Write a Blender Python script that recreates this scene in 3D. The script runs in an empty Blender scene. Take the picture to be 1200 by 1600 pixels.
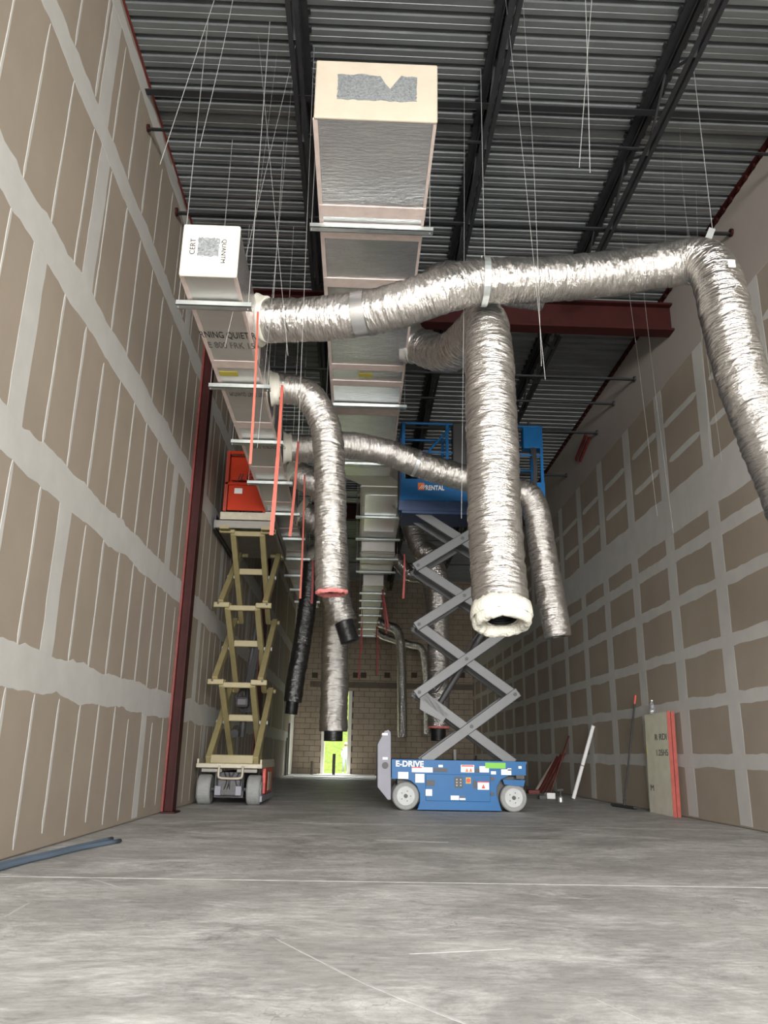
import bpy, math, random
import numpy as np
from mathutils import Vector, Matrix, noise
random.seed(7)
SC = bpy.context.scene
COL = SC.collection

# ---------------------------------------------------------------- camera
F_PX, PITCH, YAW, ROLL, CAM_Z = 1254.6, 0.29358, 0.02902, 0.0192, 0.72
def cam_basis():
    f = Vector((math.sin(YAW)*math.cos(PITCH), math.cos(YAW)*math.cos(PITCH), math.sin(PITCH)))
    r = Vector((math.cos(YAW), -math.sin(YAW), 0)); u = r.cross(f)
    c, s = math.cos(ROLL), math.sin(ROLL)
    return c*r + s*u, -s*r + c*u, f
CR, CU, CF = cam_basis()
CO = Vector((0, 0, CAM_Z))
cd = bpy.data.cameras.new('camera'); cam = bpy.data.objects.new('camera', cd); COL.objects.link(cam)
cd.sensor_fit = 'VERTICAL'; cd.sensor_height = 36.0; cd.lens = F_PX/1600*36.0; cd.clip_start = 0.05; cd.clip_end = 300
M3 = Matrix((CR, CU, -CF)).transposed()
cam.matrix_world = Matrix.Translation(CO) @ M3.to_4x4()
SC.camera = cam

# ---------------------------------------------------------------- world, light, exposure
W = bpy.data.worlds.new('world'); SC.world = W; W.use_nodes = True
wn = W.node_tree.nodes; wn['Background'].inputs[0].default_value = (0.80, 0.90, 1.0, 1); wn['Background'].inputs[1].default_value = 2.2
def area_light(name, loc, rot, sx, sy, power, col):
    d = bpy.data.lights.new(name, 'AREA'); d.shape = 'RECTANGLE'; d.size = sx; d.size_y = sy; d.energy = power; d.color = col
    o = bpy.data.objects.new(name, d); COL.objects.link(o); o.location = loc; o.rotation_euler = rot; return o
# daylight through the wide shopfront opening behind the photographer
area_light('front_daylight', (0.6, -14.0, 2.6), (math.radians(90), 0, 0), 9.0, 5.2, 3500, (1.0, 0.975, 0.94))
# the brighter sky seen higher up, falling in at a slant on the front of the floor
area_light('front_skylight', (1.0, -4.6, 3.5), (math.radians(54), 0, 0), 6.6, 2.6, 1250, (1.0, 0.985, 0.96))
area_light('far_opening_daylight', (-.7, 32.6, 4.6), (math.radians(-52), 0, 0), 3.0, 2.0, 2500, (1, .99, .94))
sd = bpy.data.lights.new('sun', 'SUN'); sd.energy = 3.2; sd.angle = 0.01; sd.color = (1, .95, .85)
so = bpy.data.objects.new('sun', sd); COL.objects.link(so); so.rotation_euler = (math.radians(25), math.radians(38), 0)
SC.view_settings.view_transform = 'Standard'; SC.view_settings.look = 'None'
SC.view_settings.exposure = 0.2; SC.view_settings.gamma = 1; SC.view_settings.use_curve_mapping = False

# ---------------------------------------------------------------- helpers
def ray(x, y): return (x-600)*CR - (y-800)*CU + F_PX*CF
def atY(x, y, Y): r = ray(x, y); return CO + r*(Y/r.y)
def atX(x, y, X): r = ray(x, y); return CO + r*(X/r.x)
def atZ(x, y, Z): r = ray(x, y); return CO + r*((Z-CAM_Z)/r.z)

XL, XR, YF, YB, ZC = -2.33, 4.42, -4.0, 31.0, 7.30

MATS = {}
def mat(name, col, rough=0.6, metal=0.0, var=0.0, vscale=4.0, bump=0.0, bscale=20.0, stretch=(1,1,1), uv=False, bdist=0.01, col2=None, emit=0, spec=None, detail=4, rvar=0.0):
    m = bpy.data.materials.new(name); m.use_nodes = True; nt = m.node_tree; b = nt.nodes['Principled BSDF']
    b.inputs['Roughness'].default_value = rough; b.inputs['Metallic'].default_value = metal
    if spec is not None: b.inputs['Specular IOR Level'].default_value = spec
    b.inputs['Base Color'].default_value = (*col, 1)
    if emit: b.inputs['Emission Color'].default_value = (*col, 1); b.inputs['Emission Strength'].default_value = emit
    if var or bump or col2 or rvar:
        tc = nt.nodes.new('ShaderNodeTexCoord'); mp = nt.nodes.new('ShaderNodeMapping'); mp.inputs['Scale'].default_value = stretch
        if uv:
            at = nt.nodes.new('ShaderNodeAttribute'); at.attribute_name = 'wrap'; nt.links.new(at.outputs['Vector'], mp.inputs[0])
        else:
            ge = nt.nodes.new('ShaderNodeNewGeometry'); nt.links.new(ge.outputs['Position'], mp.inputs[0])
    if var or col2 or rvar:
        n = nt.nodes.new('ShaderNodeTexNoise'); n.inputs['Scale'].default_value = vscale; n.inputs['Detail'].default_value = 6; n.inputs['Roughness'].default_value = .6
        nt.links.new(mp.outputs[0], n.inputs['Vector'])
        if var or col2:
            c = nt.nodes.new('ShaderNodeValToRGB'); nt.links.new(n.outputs['Fac'], c.inputs[0])
            c.color_ramp.elements[0].position = .3; c.color_ramp.elements[1].position = .7
            a = tuple(max(0, x*(1-var)) for x in col); d = col2 if col2 else tuple(min(1, x*(1+var)) for x in col)
            c.color_ramp.elements[0].color = (*a, 1); c.color_ramp.elements[1].color = (*d, 1)
            nt.links.new(c.outputs[0], b.inputs['Base Color'])
        if rvar:
            r = nt.nodes.new('ShaderNodeMapRange'); r.inputs[3].default_value = rough-rvar; r.inputs[4].default_value = rough+rvar
            nt.links.new(n.outputs['Fac'], r.inputs[0]); nt.links.new(r.outputs[0], b.inputs['Roughness'])
    if bump:
        n2 = nt.nodes.new('ShaderNodeTexNoise'); n2.inputs['Scale'].default_value = bscale; n2.inputs['Detail'].default_value = detail; n2.inputs['Roughness'].default_value = .55
        nt.links.new(mp.outputs[0], n2.inputs['Vector'])
        bp = nt.nodes.new('ShaderNodeBump'); bp.inputs['Strength'].default_value = bump; bp.inputs['Distance'].default_value = bdist
        nt.links.new(n2.outputs['Fac'], bp.inputs['Height']); nt.links.new(bp.outputs[0], b.inputs['Normal'])
    MATS[name] = m; return m
board_m = mat('drywall_paper', (.35, .295, .235), .85, var=.07, vscale=1.3, bump=.15, bscale=60, bdist=.002)
mud_m = mat('joint_compound', (.56, .55, .52), .8, var=.06, vscale=3, bump=.25, bscale=25, bdist=.003)
wallcore_m = mat('gypsum_edge', (.30, .27, .23), .9)
deck_m = mat('galvanised_deck', (.22, .235, .24), .45, metal=.6, var=.18, vscale=1.6, stretch=(.6, 3, 1), bump=.1, bscale=12, rvar=.08)
roof_m = mat('roof_underside', (.06, .06, .06), .9)
black_m = mat('joist_paint', (.020, .021, .024), .5, var=.2, vscale=6)
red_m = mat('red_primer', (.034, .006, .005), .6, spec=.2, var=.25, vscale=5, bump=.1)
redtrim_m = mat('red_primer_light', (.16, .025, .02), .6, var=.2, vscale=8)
foil_m = mat('crinkled_foil', (.66, .64, .61), .17, metal=.95, bump=.78, bscale=1.0, stretch=(8, 8, 32), uv=True, bdist=.05, var=.06, vscale=.4, rvar=.08, detail=8)
foild_m = mat('dark_foil', (.20, .20, .20), .2, metal=.97, bump=.9, bscale=1.0, stretch=(8, 8, 26), uv=True, bdist=.05)
ductfoil_m = mat('duct_board_foil', (.62, .62, .63), .22, metal=.95, bump=.5, bscale=9, stretch=(1, 4.5, 3), bdist=.02, var=.08, vscale=3, rvar=.07, detail=8)
ductpale_m = mat('duct_board_pale_foil', (.62, .60, .57), .42, metal=.55, bump=.3, bscale=16, stretch=(1, 1.5, 1.5), bdist=.008, var=.05, vscale=3)
tape_m = mat('cream_mastic', (.66, .64, .56), .6, var=.05, vscale=8, bump=.25, bscale=30, bdist=.004)
pinktape_m = mat('pinkish_tape', (.72, .60, .55), .5, var=.1, vscale=8, bump=.2, bscale=30)
silver_m = mat('silver_tape', (.78, .79, .80), .22, metal=.9, bump=.15, bscale=10)
galv_m = mat('galvanised_strut', (.60, .64, .63), .35, metal=.8, var=.12, vscale=10)
wool_m = mat('fibreglass_cream', (.62, .60, .52), .95, var=.06, vscale=20, bump=.9, bscale=50, bdist=.012)
pinkwool_m = mat('fibreglass_pink', (.62, .20, .19), .95, var=.25, vscale=30, bump=.9, bscale=60, bdist=.01)
liner_m = mat('black_liner', (.010, .010, .011), .35, bump=.6, bscale=1, stretch=(1, 1, 60), uv=True, bdist=.02)
patch_m = mat('bare_foil_patch', (.36, .38, .39), .42, metal=.7, var=.3, vscale=60, bump=.7, bscale=70, bdist=.006)
ink_m = mat('printed_ink', (.03, .03, .03), .8)
greyink_m = mat('faded_ink', (.13, .125, .12), .8)
wire_m = mat('hanger_wire', (.50, .50, .49), .4, metal=.5)
strap_m = mat('red_strap', (.50, .095, .06), .55, var=.12, vscale=10)
strapd_m = mat('dark_red_strap', (.48, .07, .07), .55, var=.12, vscale=10)
blue_m = mat('blue_paint', (.005, .105, .29), .42, var=.05, vscale=4, spec=.25)
navy_m = mat('navy_paint', (.006, .03, .10), .4)
grey_m = mat('lift_arm_grey', (.088, .091, .096), .42, var=.08, vscale=5)
dgrey_m = mat('dark_steel', (.035, .035, .037), .5)
lgrey_m = mat('light_grey_steel', (.22, .22, .26), .5, var=.06)
tyre_m = mat('grey_tyre', (.25, .255, .25), .75, var=.12, vscale=12)
hub_m = mat('wheel_hub', (.42, .43, .43), .5, var=.1, vscale=12)
cream_m = mat('lift_cream', (.28, .235, .115), .45, var=.1, vscale=6)
creamd_m = mat('cream_deck', (.44, .40, .31), .5, var=.15, vscale=8)
orange_m = mat('orange_paint', (.50, .032, .004), .45, var=.06, vscale=5, spec=.25)
oredge_m = mat('orange_edge', (.35, .03, .01), .45)
platgrey_m = mat('platform_grey', (.24, .225, .20), .5, var=.12)
white_m = mat('white_sticker', (.80, .80, .78), .5)
green_m = mat('green_sticker', (.16, .50, .03), .5)
ryred_m = mat('sticker_red', (.62, .04, .03), .5)
orsq_m = mat('orange_logo', (.75, .16, .02), .5)
yellow_m = mat('yellow_tape', (.52, .44, .07), .6)
block_m = mat('concrete_block', (.33, .275, .21), .92, var=.13, vscale=2.2, bump=.6, bscale=60, bdist=.004)
blockd_m = mat('dark_block_cell', (.07, .052, .038), .95)
mortar_m = mat('mortar', (.12, .10, .08), .95, var=.1)
whitepaint_m = mat('white_frame', (.78, .76, .70), .6)
pvc_m = mat('white_pvc', (.85, .85, .84), .3)
grass_m = mat('grass_green', (.25, .33, .05), .9, var=.35, vscale=3)
pave_m = mat('outdoor_concrete', (.5, .49, .46), .9)
glass_m = mat('clear_plastic', (.85, .9, .92), .08); glass_m.node_tree.nodes['Principled BSDF'].inputs['Transmission Weight'].default_value = .9
hose_m = mat('blue_hose', (.10, .14, .19), .5)
skin_m = mat('skin', (.35, .2, .14), .6)
cloth_m = mat('white_shirt', (.8, .8, .8), .8)
jean_m = mat('grey_trousers', (.45, .46, .48), .9)

def slab_material():
    m = bpy.data.materials.new('concrete_slab'); m.use_nodes = True; nt = m.node_tree; N = nt.nodes; L = nt.links; b = N['Principled BSDF']
    g = N.new('ShaderNodeNewGeometry')
    def noise_(scale, st, detail=8, rough=.65, dist=0):
        mp = N.new('ShaderNodeMapping'); mp.inputs['Scale'].default_value = st; L.new(g.outputs['Position'], mp.inputs[0])
        n = N.new('ShaderNodeTexNoise'); n.inputs['Scale'].default_value = scale; n.inputs['Detail'].default_value = detail
        n.inputs['Roughness'].default_value = rough; n.inputs['Distortion'].default_value = dist; L.new(mp.outputs[0], n.inputs['Vector']); return n
    def ramp(n, p0, p1, c0=(0,0,0), c1=(1,1,1)):
        r = N.new('ShaderNodeValToRGB'); r.color_ramp.elements[0].position = p0; r.color_ramp.elements[1].position = p1
        r.color_ramp.elements[0].color = (*c0, 1); r.color_ramp.elements[1].color = (*c1, 1); L.new(n, r.inputs[0]); return r
    def mix(fac, a, c, mode='MIX', f=1.0):
        x = N.new('ShaderNodeMix'); x.data_type = 'RGBA'; x.blend_type = mode
        if isinstance(fac, (int, float)): x.inputs[0].default_value = fac
        else: L.new(fac, x.inputs[0])
        for i, v in ((6, a), (7, c)):
            if isinstance(v, tuple): x.inputs[i].default_value = (*v, 1)
            else: L.new(v, x.inputs[i])
        return x
    n1 = noise_(.8, (1, 1, 1), 12, .72, .3); base = ramp(n1.outputs['Fac'], .28, .72, (.20, .196, .188), (.43, .425, .41))
    n2 = noise_(1.3, (.8, 1.3, 1), 14, .8, .5); dust = ramp(n2.outputs['Fac'], .47, .66)
    m1 = mix(dust.outputs[0], base.outputs[0], (.58, .575, .56))
    n3 = noise_(2.6, (1, 1, 1), 9, .7, 1.0); spot = ramp(n3.outputs['Fac'], .60, .70)
    sp = N.new('ShaderNodeMath'); sp.operation = 'MULTIPLY'; sp.inputs[1].default_value = .5; L.new(spot.outputs[0], sp.inputs[0])
    m2 = mix(sp.outputs[0], m1.outputs[2], (.085, .078, .068))
    # long trowel scratches
    n4 = noise_(5, (.6, 2.6, 1), 12, .82, .8); sc = ramp(n4.outputs['Fac'], .54, .66)
    s4 = N.new('ShaderNodeMath'); s4.operation = 'MULTIPLY'; s4.inputs[1].default_value = .38; L.new(sc.outputs[0], s4.inputs[0])
    m3 = mix(s4.outputs[0], m2.outputs[2], (.52, .515, .50))
    # crazing
    v = N.new('ShaderNodeTexVoronoi'); v.feature = 'DISTANCE_TO_EDGE'; v.inputs['Scale'].default_value = 7.5
    nd = noise_(3.0, (1, 1, 1), 4); ad = N.new('ShaderNodeVectorMath'); ad.operation = 'MULTIPLY_ADD'; ad.inputs[1].default_value = (.35, .35, .35)
    L.new(nd.outputs['Color'], ad.inputs[0]); L.new(g.outputs['Position'], ad.inputs[2]); L.new(ad.outputs[0], v.inputs['Vector'])
    cr = ramp(v.outputs['Distance'], .0, .022, (1, 1, 1), (0, 0, 0))
    n5 = noise_(.7, (1, 1, 1), 3); msk = ramp(n5.outputs['Fac'], .48, .60)
    mm = N.new('ShaderNodeMath'); mm.operation = 'MULTIPLY'; L.new(cr.outputs[0], mm.inputs[0]); L.new(msk.outputs[0], mm.inputs[1])
    mh = N.new('ShaderNodeMath'); mh.operation = 'MULTIPLY'; mh.inputs[1].default_value = .45; L.new(mm.outputs[0], mh.inputs[0])
    n6 = noise_(16, (.5, 1.4, 1), 10, .8, .6); fine = ramp(n6.outputs['Fac'], .36, .66, (.80, .80, .80), (1.35, 1.35, 1.34))
    m3 = mix(1.0, m3.outputs[2], fine.outputs[0], 'MULTIPLY')
    m4 = mix(mh.outputs[0], m3.outputs[2], (.06, .058, .055))
    L.new(m4.outputs[2], b.inputs['Base Color'])
    rr = N.new('ShaderNodeMapRange'); rr.inputs[3].default_value = .34; rr.inputs[4].default_value = .75; L.new(n2.outputs['Fac'], rr.inputs[0]); L.new(rr.outputs[0], b.inputs['Roughness'])
    bp = N.new('ShaderNodeBump'); bp.inputs['Strength'].default_value = .25; bp.inputs['Distance'].default_value = .006; L.new(n4.outputs['Fac'], bp.inputs['Height']); L.new(bp.outputs[0], b.inputs['Normal'])
    return m
slab_m = slab_material()

class MB:
    def __init__(s): s.v = []; s.f = []; s.uv = {}
    def box(s, c0, c1):
        x0, x1 = sorted((c0[0], c1[0])); y0, y1 = sorted((c0[1], c1[1])); z0, z1 = sorted((c0[2], c1[2])); b = len(s.v)
        s.v += [(x0,y0,z0),(x1,y0,z0),(x1,y1,z0),(x0,y1,z0),(x0,y0,z1),(x1,y0,z1),(x1,y1,z1),(x0,y1,z1)]
        s.f += [tuple(b+i for i in q) for q in ((3,2,1,0),(4,5,6,7),(0,1,5,4),(1,2,6,5),(2,3,7,6),(3,0,4,7))]; return s
    def bar(s, p0, p1, w, h, up=(0,0,1)):
        p0 = Vector(p0); p1 = Vector(p1); d = (p1-p0).normalized(); up = Vector(up)
        if abs(d.dot(up)) > .98: up = Vector((0,1,0))
        a = d.cross(up).normalized(); c = a.cross(d).normalized(); b = len(s.v)
        for p in (p0, p1):
            for i, j in ((-1,-1),(1,-1),(1,1),(-1,1)): s.v.append(tuple(p + a*(i*w/2) + c*(j*h/2)))
        s.f += [tuple(b+i for i in q) for q in ((0,1,2,3),(7,6,5,4),(0,4,5,1),(1,5,6,2),(2,6,7,3),(3,7,4,0))]; return s
    def tube(s, pts, r, n=10, cap=True, rf=None, uvs=False):
        pts = [Vector(p) for p in pts]; b0 = len(s.v); t0 = (pts[1]-pts[0]).normalized()
        a = t0.cross(Vector((0,0,1)));
        if a.length < .2: a = t0.cross(Vector((0,1,0)))
        a.normalize(); L = 0.0
        for i, p in enumerate(pts):
            t = (pts[min(i+1, len(pts)-1)] - pts[max(i-1, 0)]).normalized()
            a = (a - t*a.dot(t)).normalized(); c = t.cross(a)
            if i: L += (p-pts[i-1]).length
            for k in range(n):
                th = 2*math.pi*k/n; rr = r[i] if isinstance(r, (list, tuple)) else r
                if rf: rr = rr*rf(i, k, L, th, p)
                s.v.append(tuple(p + a*(math.cos(th)*rr) + c*(math.sin(th)*rr)))
                if uvs: s.uv[len(s.v)-1] = (math.cos(th)*rr, math.sin(th)*rr, L)
        for i in range(len(pts)-1):
            for k in range(n):
                k2 = (k+1) % n; s.f.append((b0+i*n+k, b0+i*n+k2, b0+(i+1)*n+k2, b0+(i+1)*n+k))
        if cap:
            s.f.append(tuple(b0+k for k in reversed(range(n)))); e = b0+(len(pts)-1)*n; s.f.append(tuple(e+k for k in range(n)))
        return s
    def cyl(s, p0, p1, r, n=16): return s.tube([p0, p1], r, n)
    def prism(s, pts, d):
        """pts: 3-D outline, d: extrusion vector"""
        b = len(s.v); n = len(pts); d = Vector(d)
        s.v += [tuple(p) for p in pts] + [tuple(Vector(p)+d) for p in pts]
        s.f.append(tuple(b+i for i in range(n))); s.f.append(tuple(b+n+i for i in reversed(range(n))))
        for i in range(n): j = (i+1) % n; s.f.append((b+j, b+i, b+n+i, b+n+j))
        return s
    def mesh(s, name, m, smooth=False, origin=(0,0,0)):
        me = bpy.data.meshes.new(name); o = Vector(origin)
        me.from_pydata([tuple(Vector(v)-o) for v in s.v], [], s.f)
        if s.uv:
            at = me.attributes.new('wrap', 'FLOAT_VECTOR', 'POINT'); arr = np.zeros((len(s.v), 3), dtype=np.float32)
            for k, q in s.uv.items(): arr[k] = q
            at.data.foreach_set('vector', arr.ravel())
        import bmesh
        bm = bmesh.new(); bm.from_mesh(me); bmesh.ops.recalc_face_normals(bm, faces=bm.faces); bm.to_mesh(me); bm.free()
        if smooth:
            me.polygons.foreach_set('use_smooth', [True]*len(me.polygons))
        me.materials.append(m); return me
    def build(s, name, m, parent=None, smooth=False, bevel=0):
        root = parent
        while root is not None and root.parent is not None: root = root.parent
        org = root.location if root is not None else (0,0,0)
        o = bpy.data.objects.new(name, s.mesh(name, m, smooth, org)); COL.objects.link(o)
        if parent is not None: o.parent = parent
        if bevel:
            bv = o.modifiers.new('bevel', 'BEVEL'); bv.width = bevel; bv.segments = 2; bv.limit_method = 'ANGLE'
        return o
def thing(name, label, cat, loc=(0,0,0), group=None):
    o = bpy.data.objects.new(name, None); COL.objects.link(o); o.location = loc; o['label'] = label; o['category'] = cat; o.empty_display_size = .1
    if group: o['group'] = group
    return o
def tag(o, label, cat, group=None, kind=None):
    if label: o['label'] = label
    if cat: o['category'] = cat
    if group: o['group'] = group
    if kind: o['kind'] = kind
    return o
def struct(o, label=None):
    o['kind'] = 'structure'
    if label: o['label'] = label
    o['category'] = o.name.split('_')[0].split('.')[0]; return o
def piece(name, me, loc, parent, rot=None):
    o = bpy.data.objects.new(name, me); COL.objects.link(o); o.parent = parent; o.location = loc
    if rot: o.rotation_euler = rot
    return o
def text(name, s, loc, xdir, ydir, size, m, parent, depth=.002, shear=0, sx=1.0, label=None, bold=0.0):
    cu = bpy.data.curves.new(name, 'FONT'); cu.body = s; cu.size = size; cu.extrude = depth; cu.shear = shear; cu.space_character = 1.02; cu.offset = size*bold
    t = bpy.data.objects.new('tmp', cu); COL.objects.link(t); dg = bpy.context.evaluated_depsgraph_get()
    me = bpy.data.meshes.new_from_object(t.evaluated_get(dg)); bpy.data.objects.remove(t)
    x = Vector(xdir).normalized(); y = Vector(ydir); y = (y - x*y.dot(x)).normalized(); z = x.cross(y)
    R = Matrix((x*sx, y, z)).transposed().to_4x4()
    root = parent
    while root is not None and root.parent is not None: root = root.parent
    me.transform(Matrix.Translation(Vector(loc) - (root.location if root else Vector())) @ R); me.materials.clear(); me.materials.append(m)
    o = bpy.data.objects.new(name, me); COL.objects.link(o); o.parent = parent
    return o
def spline(pts, step):
    P = [Vector(p) for p in pts]; P = [P[0]*2-P[1]] + P + [P[-1]*2-P[-2]]; out = []
    for i in range(1, len(P)-2):
        a, b, c, d = P[i-1:i+3]; n = max(2, int((c-b).length/step))
        for k in range(n):
            t = k/n; out.append(.5*((2*b)+(c-a)*t+(2*a-5*b+4*c-d)*t*t+(3*b-a-3*c+d)*t**3))
    out.append(P[-2]); return out

# ================================================================ SETTING
# ---- floor: slab bays with open saw-cut joints between them
floor = MB().box((XL-.3, YF, -.16), (XR+.3, YB+.35, -.035)).build('floor', slab_m); struct(floor, 'dusty grey concrete floor slab with scuffs and fine cracks')
ys = [YF, 1.2, 5.18, 9.3, 13.4, 17.5, 21.6, 25.7, 29.2, YB+.1]
xs = [XL-.2, XR+.2]
for i in range(len(ys)-1):
    for j in range(1):
        MB().box((xs[j]+.004, ys[i]+.004, -.04), (xs[j+1]-.004, ys[i+1]-.004, 0.0)).build('slab_bay', slab_m, floor)
# chalky filler in the nearest joint
f = MB(); x = XL
while x < XR:
    w = random.uniform(.2, .5); f.box((x, 5.170, -.02), (min(x+w, XR), 5.170+random.uniform(.011, .018), .0012)); x += w
f.build('joint_filler', mat('joint_dust', (.44, .435, .42), .9, var=.3, vscale=9), floor)

scuff_m = mat('chalk_scuff', (.44, .435, .425), .9, var=.15, vscale=12)
for (pa, pb, w) in (((430, 1466), (560, 1532), .012), ((560, 1532), (735, 1602), .02), ((8, 1432), (50, 1408), .02), ((140, 1372), (195, 1388), .015), ((640, 1490), (800, 1482), .015), ((585, 1312), (700, 1316), .05), ((930, 1560), (1000, 1592), .01)):
    a, b = atZ(*pa, .001), atZ(*pb, .001); n = 8; d_ = (b-a)/n; sd_ = Vector((-d_.y, d_.x, 0)).normalized()
    o_ = []; 
    for k in range(n+1): o_.append(a+d_*k+sd_*(w*(.15 if k in (0, n) else random.uniform(.4, 1))/2))
    for k in range(n, -1, -1): o_.append(a+d_*k-sd_*(w*(.15 if k in (0, n) else random.uniform(.4, 1))/2))
    MB().prism([Vector((p.x, p.y, -.001)) for p in o_], (0, 0, .0018)).build('scuff_mark', scuff_m, floor)

def wavy(axis, a0, a1, c, hw, wob, side, seed, step=.12, thick=.0016, d0=0.0, taper=False):
    """band of compound on a side wall: axis 'y' runs along the hall, 'z' runs up. c centre, hw half width"""
    m = MB(); n = max(3, int(abs(a1-a0)/step)); r = random.Random(seed); top = []; bot = []
    o1, o2 = r.uniform(0, 99), r.uniform(0, 99)
    for i in range(n+1):
        t = a0 + (a1-a0)*i/n
        k1 = noise.noise(Vector((t*1.7+o1, 0, 0)))*.7 + noise.noise(Vector((t*19+o1, 5, 0)))*.25 + noise.noise(Vector((t*7+o1, 3, 0)))*.4
        k2 = noise.noise(Vector((t*1.7+o2, 0, 0)))*.7 + noise.noise(Vector((t*7+o2, 3, 0)))*.4
        e = 1.0
        if taper and (i == 0 or i == n): e = .35
        top.append((t, c + (hw + wob*k1)*e)); bot.append((t, c - (hw + wob*k2)*e))
    X0 = (XL + .016 + d0) if side < 0 else (XR - .016 - d0); dx = thick if side < 0 else -thick
    def P(t, q, x): return (x, t, q) if axis == 'y' else (x, q, t)
    b = 0
    for i in range(n+1):
        (t, q1), (_, q0) = top[i], bot[i]
        m.v += [P(t, q0, X0), P(t, q1, X0), P(t, q1-.004*(1 if q1 > q0 else -1), X0+dx), P(t, q0+.004, X0+dx)]
    for i in range(n):
        k = i*4
        for j in range(4): m.f.append((k+j, k+(j+1) % 4, k+4+(j+1) % 4, k+4+j))
    m.f.append((0,1,2,3)); k = n*4; m.f.append((k+3,k+2,k+1,k)); return m

# ---- left wall
wl = MB().box((XL-.25, YF, 0), (XL, YB, ZC+.1)).build('wall_left', wallcore_m); struct(wl, 'unfinished drywall wall on the left with pale joint compound')
rows_z = [0.012, 1.25, 2.68, 4.22, 5.80, 7.12, ZC]
butts = [[-1.7, 1.9, 5.45-.0, 9.14, 12.8, 16.4, 20.1, 23.7, 27.4], [-1.3, 2.4, 6.09, 9.75+2, 15.4, 19, 22.7, 26.3], [-2.3, 1.3, 4.98, 9.48, 13.2, 16.8, 20.5, 24.1, 27.8],
         [-1.6, 2.2, 5.88, 9.5+1.8, 14.9, 18.6, 22.3, 26], [-1.9, 1.8, 5.70, 9.3, 13, 16.6, 20.3, 24, 27.6], [-3, .7, 4.3, 8, 11.7, 15.3, 19, 22.6, 26.3]]
butts[0] = [-1.7, 1.9, 9.14, 12.8, 16.4, 20.1, 23.7, 27.4]; butts[0].insert(2, 5.0)
nstrip = 0; rest = MB()
for ri in range(6):
    z0, z1 = rows_z[ri], rows_z[ri+1]; bs = [YF+.01] + [b for b in butts[ri] if b > YF+.3] + [YB-1.6]
    for a, b in zip(bs, bs[1:]):
        MB().box((XL, a+.003, z0+.002), (XL+.016, b-.003, z1-.003)).build('drywall_board', board_m, wl)
    for b in bs[1:-1]:
        wavy('z', z0+(.0 if ri else .02), z1, b, .13 if ri else .11, .03, -1, ri*100+int(b*10)).build('joint_compound', mud_m, wl)
    if ri < 5:
        y = 1.53 if ri % 2 else 1.45
        while y < 26:
            if min(abs(y-b) for b in bs) > .17:
                hi = z1 - .13 - random.choice((0, 0, .03, .1, .0)); lo = z0 + (.13 if ri else random.choice((.04, .04, .1, .22)))
                s_ = wavy('z', lo, hi, y, (.019 + random.uniform(-.004, .006)), .017, -1, int(y*77)+ri, taper=True, step=.07, thick=.0022)
                if nstrip < 230 and y < 21: s_.build('screw_compound', mud_m, wl); nstrip += 1
                else:
                    k = len(rest.v); rest.v += s_.v; rest.f += [tuple(k+i for i in q) for q in s_.f]
            y += .505
if rest.v: tag(rest.build('screw_compound', mud_m, wl), None, None, kind='stuff')
for i, z in enumerate(rows_z[1:-1]):
    wavy('y', YF+.05, YB-1.7, z, (.15, .15, .16, .125, .10)[i], .065, -1, 900+i, step=.09, d0=.0008, thick=.0018).build('joint_compound', mud_m, wl)
# pale wall end by the far door, whitened for the door light on it
MB().box((XL, YB-1.58, .0), (XL+.03, YB, ZC)).build('lit_wall_end', whitepaint_m, wl)

# ---- right wall
wr = MB().box((XR, YF, 0), (XR+.25, YB, ZC+.1)).build('wall_right', wallcore_m); struct(wr, 'unfinished drywall wall on the right with a grid of pale compound')
vy = [9.45 + 1.50*k for k in range(-9, 15)]; vy = [y + (.0 if i % 3 else .03) for i, y in enumerate(vy)]
edges = [YF+.01] + [y for y in vy if y > YF+.2] + [YB-.01]
for a, b in zip(edges, edges[1:]):
    for z0, z1 in ((.012, 4.10), (4.10, ZC)):
        MB().box((XR, a+.003, z0+.002), (XR-.016, b-.003, z1-.003)).build('drywall_board', board_m, wr)
for i, y in enumerate(edges[1:-1]):
    wavy('z', .03, ZC-.02, y, .155, .02, 1, 300+i, step=.15).build('joint_compound', mud_m, wr)
for i, (z, h) in enumerate(((.72, .085), (1.43, .075), (2.10, .075), (2.82, .075), (3.45, .085), (4.08, .30))):
    wavy('y', YF+.05, YB-.05, z, h, .035, 1, 500+i, d0=.0008, thick=.0018, step=.12).build('joint_compound', mud_m, wr)
for z, h in ((4.85, .05), (5.42, .05)):
    for a, b in zip(edges, edges[1:]):
        if b > 6 and a < 26: wavy('y', a+.15, b-.15-random.choice((0, .1)), z+random.uniform(-.03, .03), h, .02, 1, int(a*31+z*7), d0=.0004, step=.1, taper=True).build('screw_compound', mud_m, wr)
wavy('y', YF+.05, YB-.05, (6.0+ZC)/2, (ZC-6.0)/2-.01, .02, 1, 777, d0=.0012).build('joint_compound', mat('darker_top_band', (.40, .355, .32), .85, var=.05, vscale=1), wr)  # top band in a darker pinkish grey than the compound below

# ---- baseboard gaps: dark shadow strip where boards stop short of the floor is left open by the boards themselves

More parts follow.
